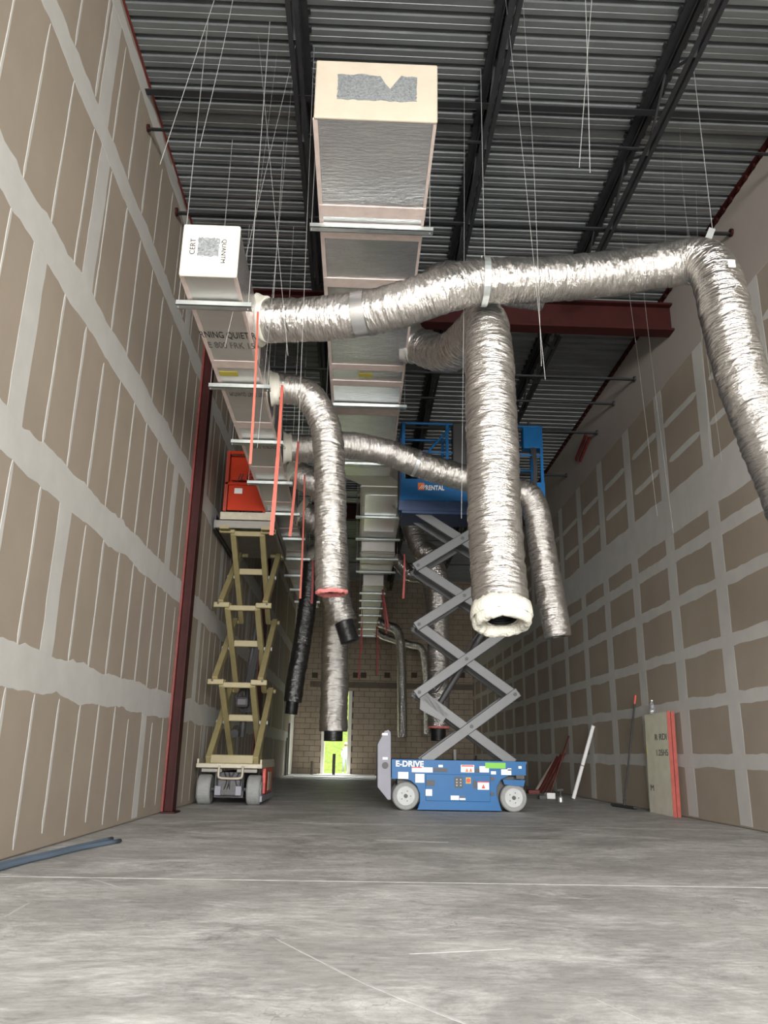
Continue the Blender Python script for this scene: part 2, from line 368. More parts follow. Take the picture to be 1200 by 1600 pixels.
# ---- back wall: concrete blocks around a tall opening
wb = thing('wall_back', 'tan concrete block wall at the far end with a tall opening', 'wall', (0, YB, 0)); wb['kind'] = 'structure'
DX0, DX1, DZ = -1.27, -.16, 3.0
core = MB(); core.box((XL, YB+.02, 0), (DX0, YB+.2, ZC)); core.box((DX1, YB+.02, 0), (XR, YB+.2, ZC)); core.box((DX0, YB+.02, DZ), (DX1, YB+.2, ZC)); core.build('mortar', mortar_m, wb)
bw, bh = .397, .2
def block_mesh(w, nm='concrete_block', m=block_m):
    q = MB(); a, e = w/2-.007, .006; h = bh/2-.007
    q.v = [(-a,.03,-h),(a,.03,-h),(a,.03,h),(-a,.03,h),(-a,0,-h),(a,0,-h),(a,0,h),(-a,0,h),(-a+e,-.006,-h+e),(a-e,-.006,-h+e),(a-e,-.006,h-e),(-a+e,-.006,h-e)]
    q.f = [(0,1,5,4),(1,2,6,5),(2,3,7,6),(3,0,4,7),(4,5,9,8),(5,6,10,9),(6,7,11,10),(7,4,8,11),(8,9,10,11)]
    return q, q.mesh(nm, m)
bq, bmesh_full = block_mesh(bw); _, bmesh_half = block_mesh(bw/2); _, cell = block_mesh(bw/2, 'open_cell', blockd_m)
cells = []
for k in range(37):
    z = .1 + bh*k; x = XL + .04 + (0 if k % 2 else -bw/2)
    while x < XR:
        x0, x1 = x, x+bw; w = None
        if z < DZ and x1 > DX0-.02 and x0 < DX1+.02:
            if x0 < DX0-.1: x1 = DX0
            elif x1 > DX1+.1: x0 = DX1
            else: x += bw; continue
        x0 = max(x0, XL+.03); x1 = min(x1, XR)
        if x1-x0 > .08: cells.append((x0, x1, z))
        x += bw
# 300 blocks nearest the clear view of the wall are separate, the rest joined
cells.sort(key=lambda c: abs((c[0]+c[1])/2-.3)/3.2 + abs(c[2]-2.6)/3.0)
far = MB()
for i, (x0, x1, z) in enumerate(cells):
    dark = abs(z-4.1) < .05 and random.random() < .35
    cx, w = (x0+x1)/2, x1-x0
    if i < 300:
        o = piece('concrete_block', bmesh_full, (cx, random.uniform(-.004, .004), z), wb); o.scale = (w/bw, 1, 1)
    else:
        k = len(far.v); far.v += [(cx+v[0]*w/bw, YB+v[1], z+v[2]) for v in bq.v]; far.f += [tuple(k+i for i in q) for q in bq.f]
tag(far.build('concrete_block', block_m, wb), None, None, kind='stuff')
for px in (492, 556, 568, 605, 647, 722, 752):
    p = atY(px, 1055, YB); MB().box((p.x-.11, YB-.012, p.z-.1), (p.x+.11, YB, p.z+.1)).build('open_block_cell', blockd_m, wb)
l = MB().box((DX0-.5, YB-.014, DZ+.12), (XR-.02, YB, DZ+.34)).build('lintel_course', mat('lintel_block', (.135, .11, .085), .9, var=.15), wb)

# far opening with white metal frame
d1 = thing('door_1', 'tall white framed far opening looking out on grass', 'door', (0, YB, 0)); d1['kind'] = 'structure'
MB().box((DX0, YB-.03, 0), (DX0+.13, YB+.2, DZ)).build('door_jamb', whitepaint_m, d1)
MB().box((DX1-.13, YB-.03, 0), (DX1, YB+.2, DZ)).build('door_jamb', whitepaint_m, d1)
MB().box((DX0+.13, YB-.03, DZ-.06), (DX1-.13, YB+.2, DZ)).build('door_head', whitepaint_m, d1)
MB().box((DX0-.1, YB-.3, 0), (DX1+.9, YB+.3, .02)).build('threshold', whitepaint_m, d1)

# ---- roof: slab, corrugated deck sheets, red ledger angles
ceil_ = MB().box((XL-.25, YF, ZC+.085), (XR+.25, YB+.3, ZC+.2)).build('ceiling', roof_m); struct(ceil_, 'corrugated galvanised metal roof deck')
PITCH_F = .195
def deck_mesh(x0, x1, n):
    q = MB(); prof = []
    for k in range(n):
        y = k*PITCH_F; prof += [(y, .07), (y+.035, .07), (y+.052, 0), (y+.112, 0), (y+.117, .006), (y+.122, 0), (y+.178, 0)]
    prof.append((n*PITCH_F, .07))
    for y, z in prof: q.v += [(x0, y, z), (x1, y, z)]
    for i in range(len(prof)-1): q.f.append((2*i, 2*i+1, 2*i+3, 2*i+2))
    return q.mesh('deck_sheet', deck_m)
dm = deck_mesh(XL, XR, 4); y = YF
while y < YB:
    piece('deck_sheet', dm, (0, y, ZC + random.uniform(-.002, .002)), ceil_); y += 4*PITCH_F
la = MB(); la.box((XL, YF, ZC-.035), (XL+.018, YB, ZC)); la.box((XL, YF, ZC-.012), (XL+.03, YB, ZC-.001))
struct(la.build('trim_1', redtrim_m), 'red primed ledger angle along the left wall top')
la = MB(); la.box((XR, YF, ZC-.012), (XR-.07, YB, ZC-.001)); y = YF
la.box((XR, YF, ZC-.05), (XR-.022, YB, ZC))
while y < YB: la.box((XR-.02, y, ZC-.06), (XR-.05, y+.06, ZC-.002)); y += PITCH_F
struct(la.build('trim_2', red_m), 'red primed notched ledger angle along the right wall top')

# front of the building: wall over the shopfront opening, ground outside
wf = MB().box((XL-.25, YF-.25, 4.6), (XR+.25, YF-.02, ZC+.2)).build('wall_front', board_m); struct(wf)
g = MB().box((-40, -60, -.6), (40, YF-.26, -.12)).build('ground', pave_m); struct(g)
go = MB(); go.v = [(-30, YB+.36, -.12), (30, YB+.36, -.12), (30, YB+3, -.15), (-30, YB+3, -.15), (30, 62, -1.0), (-30, 62, -1.0), (-30, 72, 5), (30, 72, 5), (-30, 90, 14), (30, 90, 14)]
go.f = [(0,1,2,3),(3,2,4,5),(5,4,7,6),(6,7,9,8)]
struct(go.build('field', grass_m), 'bright grassy slope outside the far opening')

# ================================================================ STEEL
sc_ = thing('steel_column', 'dark red steel column against the left wall, nearer one', 'column', (XL, 10.5, 0))
c = MB(); c.box((XL+.02, 10.33, 0), (XL+.045, 10.53, 6.6)).build('flange', redtrim_m, sc_)
c = MB(); c.box((XL+.045, 10.42, 0), (XL+.14, 10.44, 6.6)).build('web', red_m, sc_)
c = MB(); c.box((XL+.14, 10.33, 0), (XL+.16, 10.53, 6.6)).build('flange', red_m, sc_)
c = MB(); c.box((XL+.02, 10.28, 0), (XL+.2, 10.6, .02)).build('base_plate', red_m, sc_)
sc_ = thing('steel_column', 'dark red steel column behind the orange lift, farther one', 'column', (XL, 19.0, 0))
MB().box((XL+.02, 18.9, 0), (XL+.045, 19.1, 6.6)).build('flange', redtrim_m, sc_)
MB().box((XL+.045, 18.99, 0), (XL+.14, 19.01, 6.6)).build('web', red_m, sc_)
MB().box((XL+.14, 18.9, 0), (XL+.16, 19.1, 6.6)).build('flange', red_m, sc_)

def girder(Y, label):
    t = thing('steel_girder', label, 'beam', (1, Y, 6.6))
    MB().box((XL, Y-.11, 7.02), (XR, Y+.11, 7.05)).build('flange', red_m, t)
    MB().box((XL, Y-.11, 6.61), (XR, Y+.11, 6.64)).build('flange', red_m, t)
    MB().box((XL, Y-.012, 6.64), (XR, Y+.012, 7.02)).build('web', red_m, t)
girder(10.2, 'dark red steel girder crossing the hall behind the big silver ducts')
girder(20.3, 'dark red steel girder crossing the hall deep at the back')

JX = [(-.71, 'left of the wide main duct'), (1.18, 'right of the wide main duct'), (2.88, 'nearest the right wall')]
SP = [(YF+.1, 10.2, 'front bay'), (10.2, 20.3, 'middle bay'), (20.3, YB-.02, 'far bay')]
for jx, jl in JX:
    for a, b, sl in SP:
        t = thing('roof_joist', f'black open-web steel roof joist {jl}, {sl}', 'joist', (jx, (a+b)/2, 6.8), group='black open-web roof joists')
        m = MB(); zt = ZC-.03
        for s in (-1, 1):
            m.box((jx+s*.012, a+.02, zt-.025), (jx+s*.085, b-.02, zt+.025)); m.box((jx+s*.012, a+.02, zt-.075), (jx+s*.022, b-.02, zt-.025))
        y = a+.1
        while y < b-.2: m.box((jx-.11, y, zt+.0), (jx+.11, y+.06, zt+.028)); y += PITCH_F
        m.build('top_chord', black_m, t)
        m = MB(); zb = 6.78
        for s in (-1, 1):
            m.box((jx+s*.012, a+.5, zb-.005), (jx+s*.055, b-.5, zb+.005)); m.box((jx+s*.012, a+.5, zb), (jx+s*.022, b-.5, zb+.05))
        m.build('bottom_chord', black_m, t)
        n = 2*round((b-a-1)/1.2); st = (b-a-.5)/n; y = a+.25
        prev = (y, zt-.05)
        wd = MB().bar((0, -st/2, -(zt-.05-zb)/2), (0, st/2, (zt-.05-zb)/2), .022, .022).mesh('web_bar', black_m)
        wu = MB().bar((0, -st/2, (zt-.05-zb)/2), (0, st/2, -(zt-.05-zb)/2), .022, .022).mesh('web_bar', black_m)
        for k in range(n):
            piece('web_bar', wu if k % 2 == 0 else wd, (0, y+st*(k+.5)-(a+b)/2, (zt-.05+zb)/2-6.8), t)
# bridging bars from wall to wall
words = ['first', 'second', 'third', 'fourth', 'fifth', 'sixth', 'seventh', 'eighth', 'ninth', 'tenth', 'eleventh']
for i, (Y, z, r) in enumerate(((6.84, 6.84, .02), (8.2, 6.86, .026), (11.76, 6.66, .024), (12.85, 6.72, .022), (13.9, 6.60, .024), (16.2, 6.56, .024), (18.3, 6.6, .022), (22.5, 6.7, .022), (25.5, 6.7, .022))):
    x1 = XR-.02; t = thing('bridging_bar', f'thin black bar spanning wall to wall below the deck, {words[i]} from the front', 'bar', (1, Y, z), group='black bridging bars')
    MB().box((XL+.03, Y-r, z-r), (x1, Y+r, z-r+.008)).box((XL+.03, Y+r-.008, z-r), (x1, Y+r, z+r)).build('bar', black_m, t)
    MB().cyl((XL+.02, Y, z), (XL+.045, Y, z), r*1.9, 12).cyl((x1-.03, Y, z), (x1-.002, Y, z), r*1.9, 12).build('end_plate', red_m if i < 2 else black_m, t)
tb = MB().box((XL+.02, 6.62, 7.12), (XR-.02, 6.70, 7.128)).box((XL+.02, 6.692, 7.128), (XR-.02, 6.70, 7.2)).build('bridging_angle', black_m)
tag(tb, 'wide black steel angle crossing just under the deck near the front', 'bar')
for i, (pa, pb) in enumerate((((900, 718), (916, 678)), ((906, 720), (921, 684)))):
    a, b = atX(*pa, XR-.06), atX(*pb, XR-.06)
    tag(MB().bar(a, b, .04, .07).build('red_bracket', redtrim_m), f'short red steel bracket high on the right wall, {"upper" if i == 0 else "lower"} of the pair', 'bracket', 'red brackets on right wall')

# ================================================================ DUCTS
def trunk(name, label, secs, tape_y, foil, tapem, cap=True):
    """secs: list of (y0, y1, x0, x1, z0, z1)"""
    t = thing(name, label, 'duct', ((secs[0][2]+secs[0][3])/2, secs[0][0], secs[0][4]))
    for (y0, y1, x0, x1, z0, z1) in secs:
        n = max(1, round((y1-y0)/1.5)); 
        for k in range(n):
            a, b = y0+(y1-y0)*k/n, y0+(y1-y0)*(k+1)/n
            MB().box((x0, a, z0), (x1, b-.002, z1)).build('duct_section', foil, t, bevel=.012)
            if k or (y0, y1) != secs[0][:2]:
                w = random.uniform(.07, .12) if y0 < 14 else .05
                MB().box((x0-.004, a-w, z0-.004), (x1+.004, a+w, z1+.004)).build('joint_tape', tapem, t)
            for xx in (x0, x1):
                MB().box((xx-.016 if xx == x0 else xx-.022, a+.01, z0-.003), (xx+.022 if xx == x0 else xx+.016-.012, b-.01, z0+.02)).build('corner_tape', tapem, t)
    return t
# main trunk: boxes step down towards the back
main = trunk('main_duct', 'wide foil-faced rectangular main duct down the middle of the roof', [(5.17, 13.6, -.455, .505, 5.5, 6.05)], None, ductfoil_m, pinktape_m)
def rough_patch(cx, cz, hw, hh, y, th, seed, notch=None, n=60):
    r = random.Random(seed); pts = []
    per = [(-hw, -hh, hw, -hh), (hw, -hh, hw, hh), (hw, hh, -hw, hh), (-hw, hh, -hw, -hh)]
    for (x0, z0, x1, z1) in per:
        for k in range(n//4):
            u = k/(n//4); x = x0+(x1-x0)*u; z = z0+(z1-z0)*u
            x += r.uniform(-.006, .006); z += r.uniform(-.008, .008)
            if notch and z0 == z1 and z0 > 0 and abs(x-notch[0]) < notch[1]: z -= notch[2]*(1-abs(x-notch[0])/notch[1])**.6
            pts.append((cx+x, y, cz+z))
    return MB().prism(pts, (0, -th, 0))
f = MB().box((-.463, 5.145, 5.492), (.513, 5.172, 6.058)).build('end_cap', mat('tan_mastic', (.47, .41, .325), .7, var=.06, vscale=5, bump=.2, bscale=30, bdist=.004), main, bevel=.012)
rough_patch(.03, 5.80, .315, .125, 5.146, .004, 3, notch=(.10, .07, .13)).build('bare_foil', patch_m, main)
for y_, lw in ((6.28, .16), (7.45, .17), (9.85, .16)):
    MB().box((-.461, y_-lw/2, 5.493), (.511, y_+lw/2, 6.056)).build('cream_wrap', pinktape_m, main)
main2 = trunk('reduced_duct', 'narrower foil duct continuing the main duct above the blue lift', [(14.2, 18.0, -.02, .80, 5.5, 5.9)], None, ductpale_m, pinktape_m)
MB().box((.06, 14.7, 5.494), (.72, 17.3, 5.50)).build('bright_foil_panel', silver_m, main2)  # brighter sheet added for the bright reflection on the duct underside
MB().prism([(-.45, 13.62, 5.52), (.50, 13.62, 5.52), (.78, 14.19, 5.52), (0, 14.19, 5.52)], (0, 0, .38)).build('transition_piece', ductpale_m, main2)
MB().prism([(.02, 18.02, 5.22), (.78, 18.02, 5.22), (.78, 18.02, 5.88), (.02, 18.02, 5.88)], (0, .1, 0)).build('transition_piece', ductpale_m, main2)
main3 = trunk('reduced_duct', 'short pale duct section stepped lower behind the narrower foil duct', [(18.15, 20.4, .0, .80, 5.2, 5.6)], None, ductpale_m, pinktape_m)
main4 = trunk('reduced_duct', 'long narrow pale duct ending near the block wall', [(20.45, 30.1, .08, .62, 4.9, 5.25)], None, ductpale_m, pinktape_m)
side = trunk('side_duct', 'small square printed duct along the left wall', [(5.56, 20.5, -1.47, -1.04, 4.3, 4.74)], None, ductpale_m, pinktape_m)
for o in side.children:
    pass
cp = MB().box((-1.485, 5.53, 4.285), (-1.03, 5.562, 4.755)).build('end_cap', tape_m, side, bevel=.03)
rough_patch(-1.27, 4.545, .085, .085, 5.531, .004, 9, n=48).build('bare_foil', patch_m, side)
# side faces carry darker foil
for k in range(10):
    a = 5.57+1.493*k; MB().box((-1.044, a, 4.325), (-1.0375, a+1.45, 4.73)).build('dark_side_foil', foil_m if 0 else ductfoil_m, side)
# printing on the ducts (reads from below)
def under_text(s, y, x, z, size, m, parent, flip=False, sx=1.0):
    xd = (1, 0, 0) if not flip else (-1, 0, 0); yd = (0, -1, 0) if not flip else (0, 1, 0)
    return text('printed_lettering', s, (x, y, z), xd, tuple(-c for c in yd) if 0 else yd, size, m, parent, .0015, sx=sx)
for (s, px, py, px2, z) in (('RNING QUIET R', 312, 527, 398, 4.297), ('E 800 FRK 15', 325, 543, 396, 4.297)):
    a = atZ(px, py, z); b = atZ(px2, py, z); w = b.x-a.x
    t_ = text('printed_lettering', s, (a.x, a.y, z), (1, 0, 0), (0, -1, 0), .16, ink_m if 'Q' in s else greyink_m, side, .001)
    bb = [v.co.x for v in t_.data.vertices]; k = w/(max(bb)-min(bb)); x0 = min(bb)
    for v in t_.data.vertices: v.co.x = x0+(v.co.x-x0)*k
for (s, px, py, px2, z) in (('1UIET QUIET QUANTUM', 362, 613, 418, 4.297), ('OM CONTROL QUIET', 392, 696, 446, 4.297)):
    a = atZ(px, py, z); b = atZ(px2, py, z); w = b.x-a.x
    t_ = text('printed_lettering', s, (b.x, a.y, z), (-1, 0, 0), (0, 1, 0), .13, greyink_m, side, .001)
    bb = [v.co.x for v in t_.data.vertices]; k = w/(max(bb)-min(bb)); x0 = max(bb)
    for v in t_.data.vertices: v.co.x = x0+(v.co.x-x0)*k
for s, x_, rz in (('CERT', -1.375, 1), ('QUANTM', -1.165, -1)):
    t_ = text('printed_lettering', s, (x_, 5.526, 4.47 if rz > 0 else 4.62), (0, 0, rz), (-rz, 0, 0), .06 if rz > 0 else .05, ink_m, side, .001)
for x_, y_, p in ((-1.35, 7.25, side), (.0, 9.6, main), (.0, 12.0, main)):
    MB().box((x_-.09, y_-.05, p.location.z-.0075), (x_+.09, y_+.05, p.location.z-.004)).build('yellow_label', yellow_m, p)

def trapeze(x0, x1, Y, z, label, grp, big=True, pl=None):
    t = thing('duct_hanger', label, 'hanger', ((x0+x1)/2, Y, z), group=grp)
    h = .045; zz = z-h-.006
    MB().box((x0, Y-.035, zz), (x1, Y+.035, zz+.006)).box((x0, Y-.035, zz), (x1, Y-.030, zz+h)).box((x0, Y+.03, zz), (x1, Y+.035, zz+h)).build('strut', galv_m, t)
    for x in (x0+.014, x1-.03): MB().cyl((x, Y, zz-.01), (x, Y, ZC), .0035, 6).build('rod', wire_m, t)
names = ['first', 'second', 'third', 'fourth', 'fifth', 'sixth', 'seventh', 'eighth', 'ninth', 'tenth', 'eleventh', 'twelfth']
for i, Y in enumerate((6.48, 10.5, 12.9)):
    trapeze(-.56, .60, Y, 5.49, f'silver strut hanger under the wide main duct, {names[i]} from the front', 'strut hangers under main duct')
for i, (Y, z, a, b) in enumerate(((16.1, 5.49, -.12, .9), (17.9, 5.49, -.12, .9), (18.6, 5.19, -.1, .9), (20.0, 5.19, -.1, .9), (21.3, 4.89, 0, .7), (22.4, 4.89, 0, .7), (23.6, 4.89, 0, .7), (24.9, 4.89, 0, .7), (26.3, 4.89, 0, .7), (27.8, 4.89, 0, .7), (29.4, 4.89, 0, .7))):
    trapeze(a, b, Y, z, f'silver strut hanger under the narrower rear duct, {names[i]} from the blue lift', 'strut hangers under rear duct')
for i, Y in enumerate((5.93, 7.48, 9.0, 10.5, 12.0, 13.5, 15.0, 16.5, 18.0, 19.5)):
    trapeze(-1.58 if not 11.9 < Y < 14.2 else -1.515, -.96, Y, 4.29, f'silver strut hanger under the printed side duct, {names[i]} from the front', 'strut hangers under side duct')

def flex(label, pts, r, seed, end='wool', tap='tape', liner=0, taper_end=1.0, dark=False, step=.022, n=44, amp=1.0, bands=()):
    P = spline(pts, step); t = thing('flexible_duct', label, 'duct', P[len(P)//2])
    rnd = random.Random(seed); o1 = rnd.uniform(0, 50); N = len(P)
    ring = [rnd.uniform(-1, 1) for _ in range(N+1)]
    def rf(i, k, L, th, p):
        q = Vector((math.cos(th)*1.3, math.sin(th)*1.3, L*14+o1)); q2 = Vector((math.cos(th)*3, math.sin(th)*3, L*30+o1)); q3 = Vector((math.cos(th)*.8, math.sin(th)*.8, L*2.2+o1))
        return 1 + amp*(.045*noise.noise(q) + .045*noise.noise(q2) + .05*noise.noise(q3) + .009*ring[i])
    m = MB().tube(P, r, n, cap=False, rf=rf, uvs=True)
    # hem turned in at both ends
    e = len(m.v)-n; b = len(m.v); c = P[-1]
    for k in range(n):
        v = Vector(m.v[e+k]); m.v.append(tuple(c+(v-c)*.55)); m.uv[len(m.v)-1] = m.uv[e+k]
    for k in range(n): k2 = (k+1) % n; m.f.append((e+k, e+k2, b+k2, b+k))
    m.build('foil_jacket', foild_m if dark else foil_m, t, smooth=True)
    d = (P[-1]-P[-4]).normalized(); c = P[-1]
    if tap:
        d0 = (P[5]-P[0]).normalized(); a0 = P[0]
        q = [a0 + d0*(.012*k) for k in range(10)]
        MB().tube(q, [r*1.2, r*1.16, r*1.12, r*1.09, r*1.07, r*1.06, r*1.05, r*1.05, r*1.04, r*1.03], 28, rf=lambda i, k, L, th, p: 1+.10*noise.noise(Vector((math.cos(th)*2, math.sin(th)*2, i*.3+seed)))).build('taped_collar', tape_m if tap == 'tape' else ductpale_m, t, smooth=True)
    if end in ('wool', 'pink'):
        # torn ring of insulation round the mouth
        R0 = r*.84 if end == 'wool' else r*.86; rr = r*.20 if end == 'wool' else r*.14; ax = d.cross(Vector((0, 1, 0))).normalized(); ay = d.cross(ax)
        w = MB(); A, B = 48, 14
        for i in range(A):
            th = 2*math.pi*i/A; rad = ax*math.cos(th)+ay*math.sin(th)
            for j in range(B):
                ph = 2*math.pi*j/B; k = rr*(1+.45*noise.noise(Vector((math.cos(th)*3+seed, math.sin(th)*3, math.cos(ph)*1.2))) + .2*noise.noise(Vector((math.cos(th)*9, math.sin(th)*9, ph))))
                w.v.append(tuple(c + rad*(R0+math.cos(ph)*k) + d*(math.sin(ph)*k*1.15+rr*.35)))
        for i in range(A):
            for j in range(B): w.f.append((i*B+j, ((i+1) % A)*B+j, ((i+1) % A)*B+(j+1) % B, i*B+(j+1) % B))
        if end == 'wool':
            k0 = len(w.v)
            for i in range(A):
                th = 2*math.pi*i/A; rad = ax*math.cos(th)+ay*math.sin(th); h_ = .11+.03*noise.noise(Vector((math.cos(th)*2, math.sin(th)*2, seed)))+.02*noise.noise(Vector((math.cos(th)*7, math.sin(th)*7, seed)))
                for (rr_, hh) in ((1.03, 0), (1.10, .02), (1.09, h_*.6), (1.05, h_), (1.0, h_)): w.v.append(tuple(c + rad*(r*(rr_+.03*noise.noise(Vector((math.cos(th)*5, math.sin(th)*5, hh*20))))) - d*hh))
            for i in range(A):
                for j in range(4): w.f.append((k0+i*5+j, k0+((i+1) % A)*5+j, k0+((i+1) % A)*5+j+1, k0+i*5+j+1))
        w.build('insulation_ring', wool_m if end == 'wool' else pinkwool_m, t, smooth=True)
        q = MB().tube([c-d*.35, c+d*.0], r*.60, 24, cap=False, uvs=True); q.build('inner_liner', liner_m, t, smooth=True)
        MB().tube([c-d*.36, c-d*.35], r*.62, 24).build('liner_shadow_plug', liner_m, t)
    if liner:
        q = [c-d*.1 + d*((liner+.1)*k/24) for k in range(25)]
        MB().tube(q, [r*.66*(1+(.05 if k % 2 else 0)) for k in range(25)], 20, uvs=True).build('inner_liner', liner_m, t, smooth=True)
    L = 0
    for (lo, hi) in bands:
        idx = [i for i in range(N) if lo <= i/N <= hi]
        MB().tube([P[i] for i in idx], r*1.035, 32, cap=False).build('foil_tape_band', silver_m, t, smooth=True)
    return t
A = atY
f1 = flex('long silver flexible duct crossing under the main duct and dropping at the right edge', [(-1.03, 6.85, A(400, 500, 6.85).z), A(430, 500, 6.8), A(500, 498, 6.7), A(600, 484, 6.55), A(690, 455, 6.4), A(755, 440, 6.4), A(850, 437, 6.4), A(950, 428, 6.4), A(1040, 414, 6.3), A(1088, 408, 6.2), A(1118, 430, 6.05), A(1136, 500, 5.95), A(1164, 600, 5.9), A(1200, 690, 5.9), A(1240, 795, 5.9), A(1256, 845, 5.9)], .208, 1, end='wool', bands=((.135, .155),))
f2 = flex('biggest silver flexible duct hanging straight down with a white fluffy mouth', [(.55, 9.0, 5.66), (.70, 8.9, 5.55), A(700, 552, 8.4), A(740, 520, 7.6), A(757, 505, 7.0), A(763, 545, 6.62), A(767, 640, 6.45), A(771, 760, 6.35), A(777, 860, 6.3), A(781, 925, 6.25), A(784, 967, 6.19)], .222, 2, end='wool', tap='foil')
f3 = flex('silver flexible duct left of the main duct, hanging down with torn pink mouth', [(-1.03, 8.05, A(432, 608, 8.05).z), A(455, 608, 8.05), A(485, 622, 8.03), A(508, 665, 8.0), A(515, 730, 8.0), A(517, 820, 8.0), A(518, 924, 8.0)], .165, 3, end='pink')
f4 = flex('silver flexible duct swooping across the blue lift and dropping to its right', [(-1.03, 9.65, A(452, 700, 9.65).z), A(490, 700, 9.7), A(545, 696, 9.8), A(600, 706, 9.9), A(660, 727, 10.0), A(720, 745, 10.1), A(790, 762, 10.2), A(822, 772, 10.2), A(838, 800, 10.2), A(848, 860, 10.2), A(860, 930, 10.2), A(872, 995, 10.2)], .178, 4, end=None, bands=((.33, .34),))
flex('glossy dark foil flexible duct hanging slanted beside the orange lift', [(-1.03, 15.3, 4.5), A(487, 872, 15.4), A(486, 895, 15.5), A(481, 940, 15.5), A(471, 1010, 15.5), A(462, 1060, 15.5), A(457, 1097, 15.5)], .172, 5, end=None, dark=True, liner=.22)
flex('silver flexible duct hanging over the far door opening', [(-1.03, 12.6, 4.5), A(505, 822, 12.6), A(522, 850, 12.6), A(526, 920, 12.6), A(524, 1000, 12.6), A(523, 1070, 12.6), A(521, 1143, 12.6)], .21, 6, end=None, liner=.14)
flex('short silver duct elbow with black core peeping out behind the pink-mouthed duct', [(-1.03, 10.6, 4.5), A(500, 762, 10.6), A(515, 800, 10.7), A(517, 880, 10.8), A(526, 935, 10.8), A(537, 972, 10.8)], .185, 7, end=None, liner=.28)
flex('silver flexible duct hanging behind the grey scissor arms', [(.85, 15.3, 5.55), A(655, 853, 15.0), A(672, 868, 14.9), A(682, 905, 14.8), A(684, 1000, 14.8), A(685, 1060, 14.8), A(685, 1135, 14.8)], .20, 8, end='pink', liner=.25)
flex('thin silver flexible duct hanging in front of the block wall left of blue lift', [(.62, 27, 5.0), A(606, 978, 27), A(620, 985, 27), A(626, 1010, 27), A(628, 1080, 27), A(629, 1152, 27)], .155, 9, end=None, tap=None, n=24, step=.05)
flex('farthest thin silver flexible duct bending down by the block wall', [(.62, 29, 5.0), A(600, 995, 29), A(640, 1007, 29), A(657, 1012, 29), A(663, 1030, 29), A(667, 1080, 29), A(668, 1148, 29)], .13, 10, end=None, tap=None, n=24, step=.05)
flex('short silver flexible duct stub reaching right behind the upper scissor arms', [(.85, 19.3, 5.4), A(640, 897, 19.3), A(662, 902, 19.2), A(674, 935, 19.2), A(677, 1000, 19.2)], .17, 11, end=None, tap=None, n=28, step=.04)
flex('silver flexible duct stub tucked behind the strap above the long duct', [(.55, 8.3, 5.78), A(690, 438, 7.6), A(745, 440, 7.5), A(800, 452, 7.5), A(850, 458, 7.5)], .185, 12, end=None, tap='foil')

# metal straps holding the long flex
def strap(px, py, Y, r, tilt, label, top):
    c = A(px, py, Y); t = thing('duct_strap', label, 'strap', c, group='galvanised duct straps')
    m = MB(); n = 30; d = Vector((1, tilt[0], tilt[1])).normalized(); up = Vector((0, 0, 1)); up = (up-d*up.dot(d)).normalized(); s_ = d.cross(up)
    for i in range(n+1):
        th = 2*math.pi*i/n
        for rr in (r, r+.004):
            for w in (-.028, .028): m.v.append(tuple(c + up*math.cos(th)*rr + s_*math.sin(th)*rr + d*w))
    for i in range(n):
        k = i*4
        for a, b in ((0,1),(1,3),(3,2),(2,0)): m.f.append((k+a, k+b, k+4+b, k+4+a))
    m.build('band', galv_m, t, smooth=False)
    tp = A(*top, Y); MB().bar(c+up*r, tp, .058, .005, up=(0,1,0)).bar(tp, tp+Vector((0, .02, 0)), .058, .004).build('tab', galv_m, t)
    MB().cyl(tp, (tp.x, tp.y, ZC), .003, 6).build('wire', wire_m, t)
strap(757, 440, 6.38, .222, (0, 0), 'galvanised strap round the long duct above the biggest drop', (757, 400))
strap(1102, 412, 6.12, .205, (.6, -.2), 'galvanised strap at the top right elbow of the long duct', (1113, 357))
fl = A(1143, 412, 5.75); MB().box((fl.x-.03, fl.y-.006, fl.z-.035), (fl.x+.03, fl.y, fl.z+.035)).build('white_label', white_m, f1)

# ================================================================ hanging wires and red straps
wl_ = [((335, 0), (250, 257), 5.0, .0045, 'thick pale wire hanging slanted at upper left, left one of two'), ((362, 0), (312, 230), 5.2, .0045, 'thick pale wire hanging at upper left, right one of two'),
 ((913, 0), (922, 270), 4.6, .0045, 'pale wire crossing another at upper right, ending lower'), ((925, 0), (905, 262), 4.7, .0045, 'pale wire crossing another at upper right, ending higher'),
 ((800, 95), (852, 593), 5.5, .003, 'pale wire in front of the long duct, left one of the pair'), ((822, 95), (846, 572), 5.6, .003, 'pale wire in front of the long duct, right one of the pair'),
 ((408, 300), (351, 543), 6.0, .003, 'thin wire slanting across the printed side duct'), ((429, 330), (450, 556), 6.1, .003, 'thin wire ending below the left end of the long duct'),
 ((483, 270), (466, 690), 6.2, .003, 'long thin wire left of the main duct'), ((438, 40), (400, 340), 6.3, .002, 'fine wire at the upper left beside first joist'),
 ((440, 300), (402, 700), 6.4, .002, 'fine wire running down past the side duct'), ((985, 480), (1027, 806), 8.5, .0025, 'thin wire hanging before the right wall, left one'),
 ((1010, 480), (1052, 832), 8.6, .0025, 'thin wire hanging before the right wall, second one'), ((1100, 520), (1111, 718), 8.0, .0025, 'short thin wire hanging before the right wall, third one'),
 ((1100, 530), (1128, 722), 8.1, .0025, 'short thin wire hanging before the right wall, rightmost one'), ((722, 660), (721, 810), 6.6, .003, 'thin wire beside the biggest vertical duct'),
 ((1060, 130), (1076, 385), 7.0, .0018, 'fine wire near the right wall above the long duct'), ((1040, 90), (1040, 385), 7.2, .0018, 'fine wire above the long duct, middle right')]
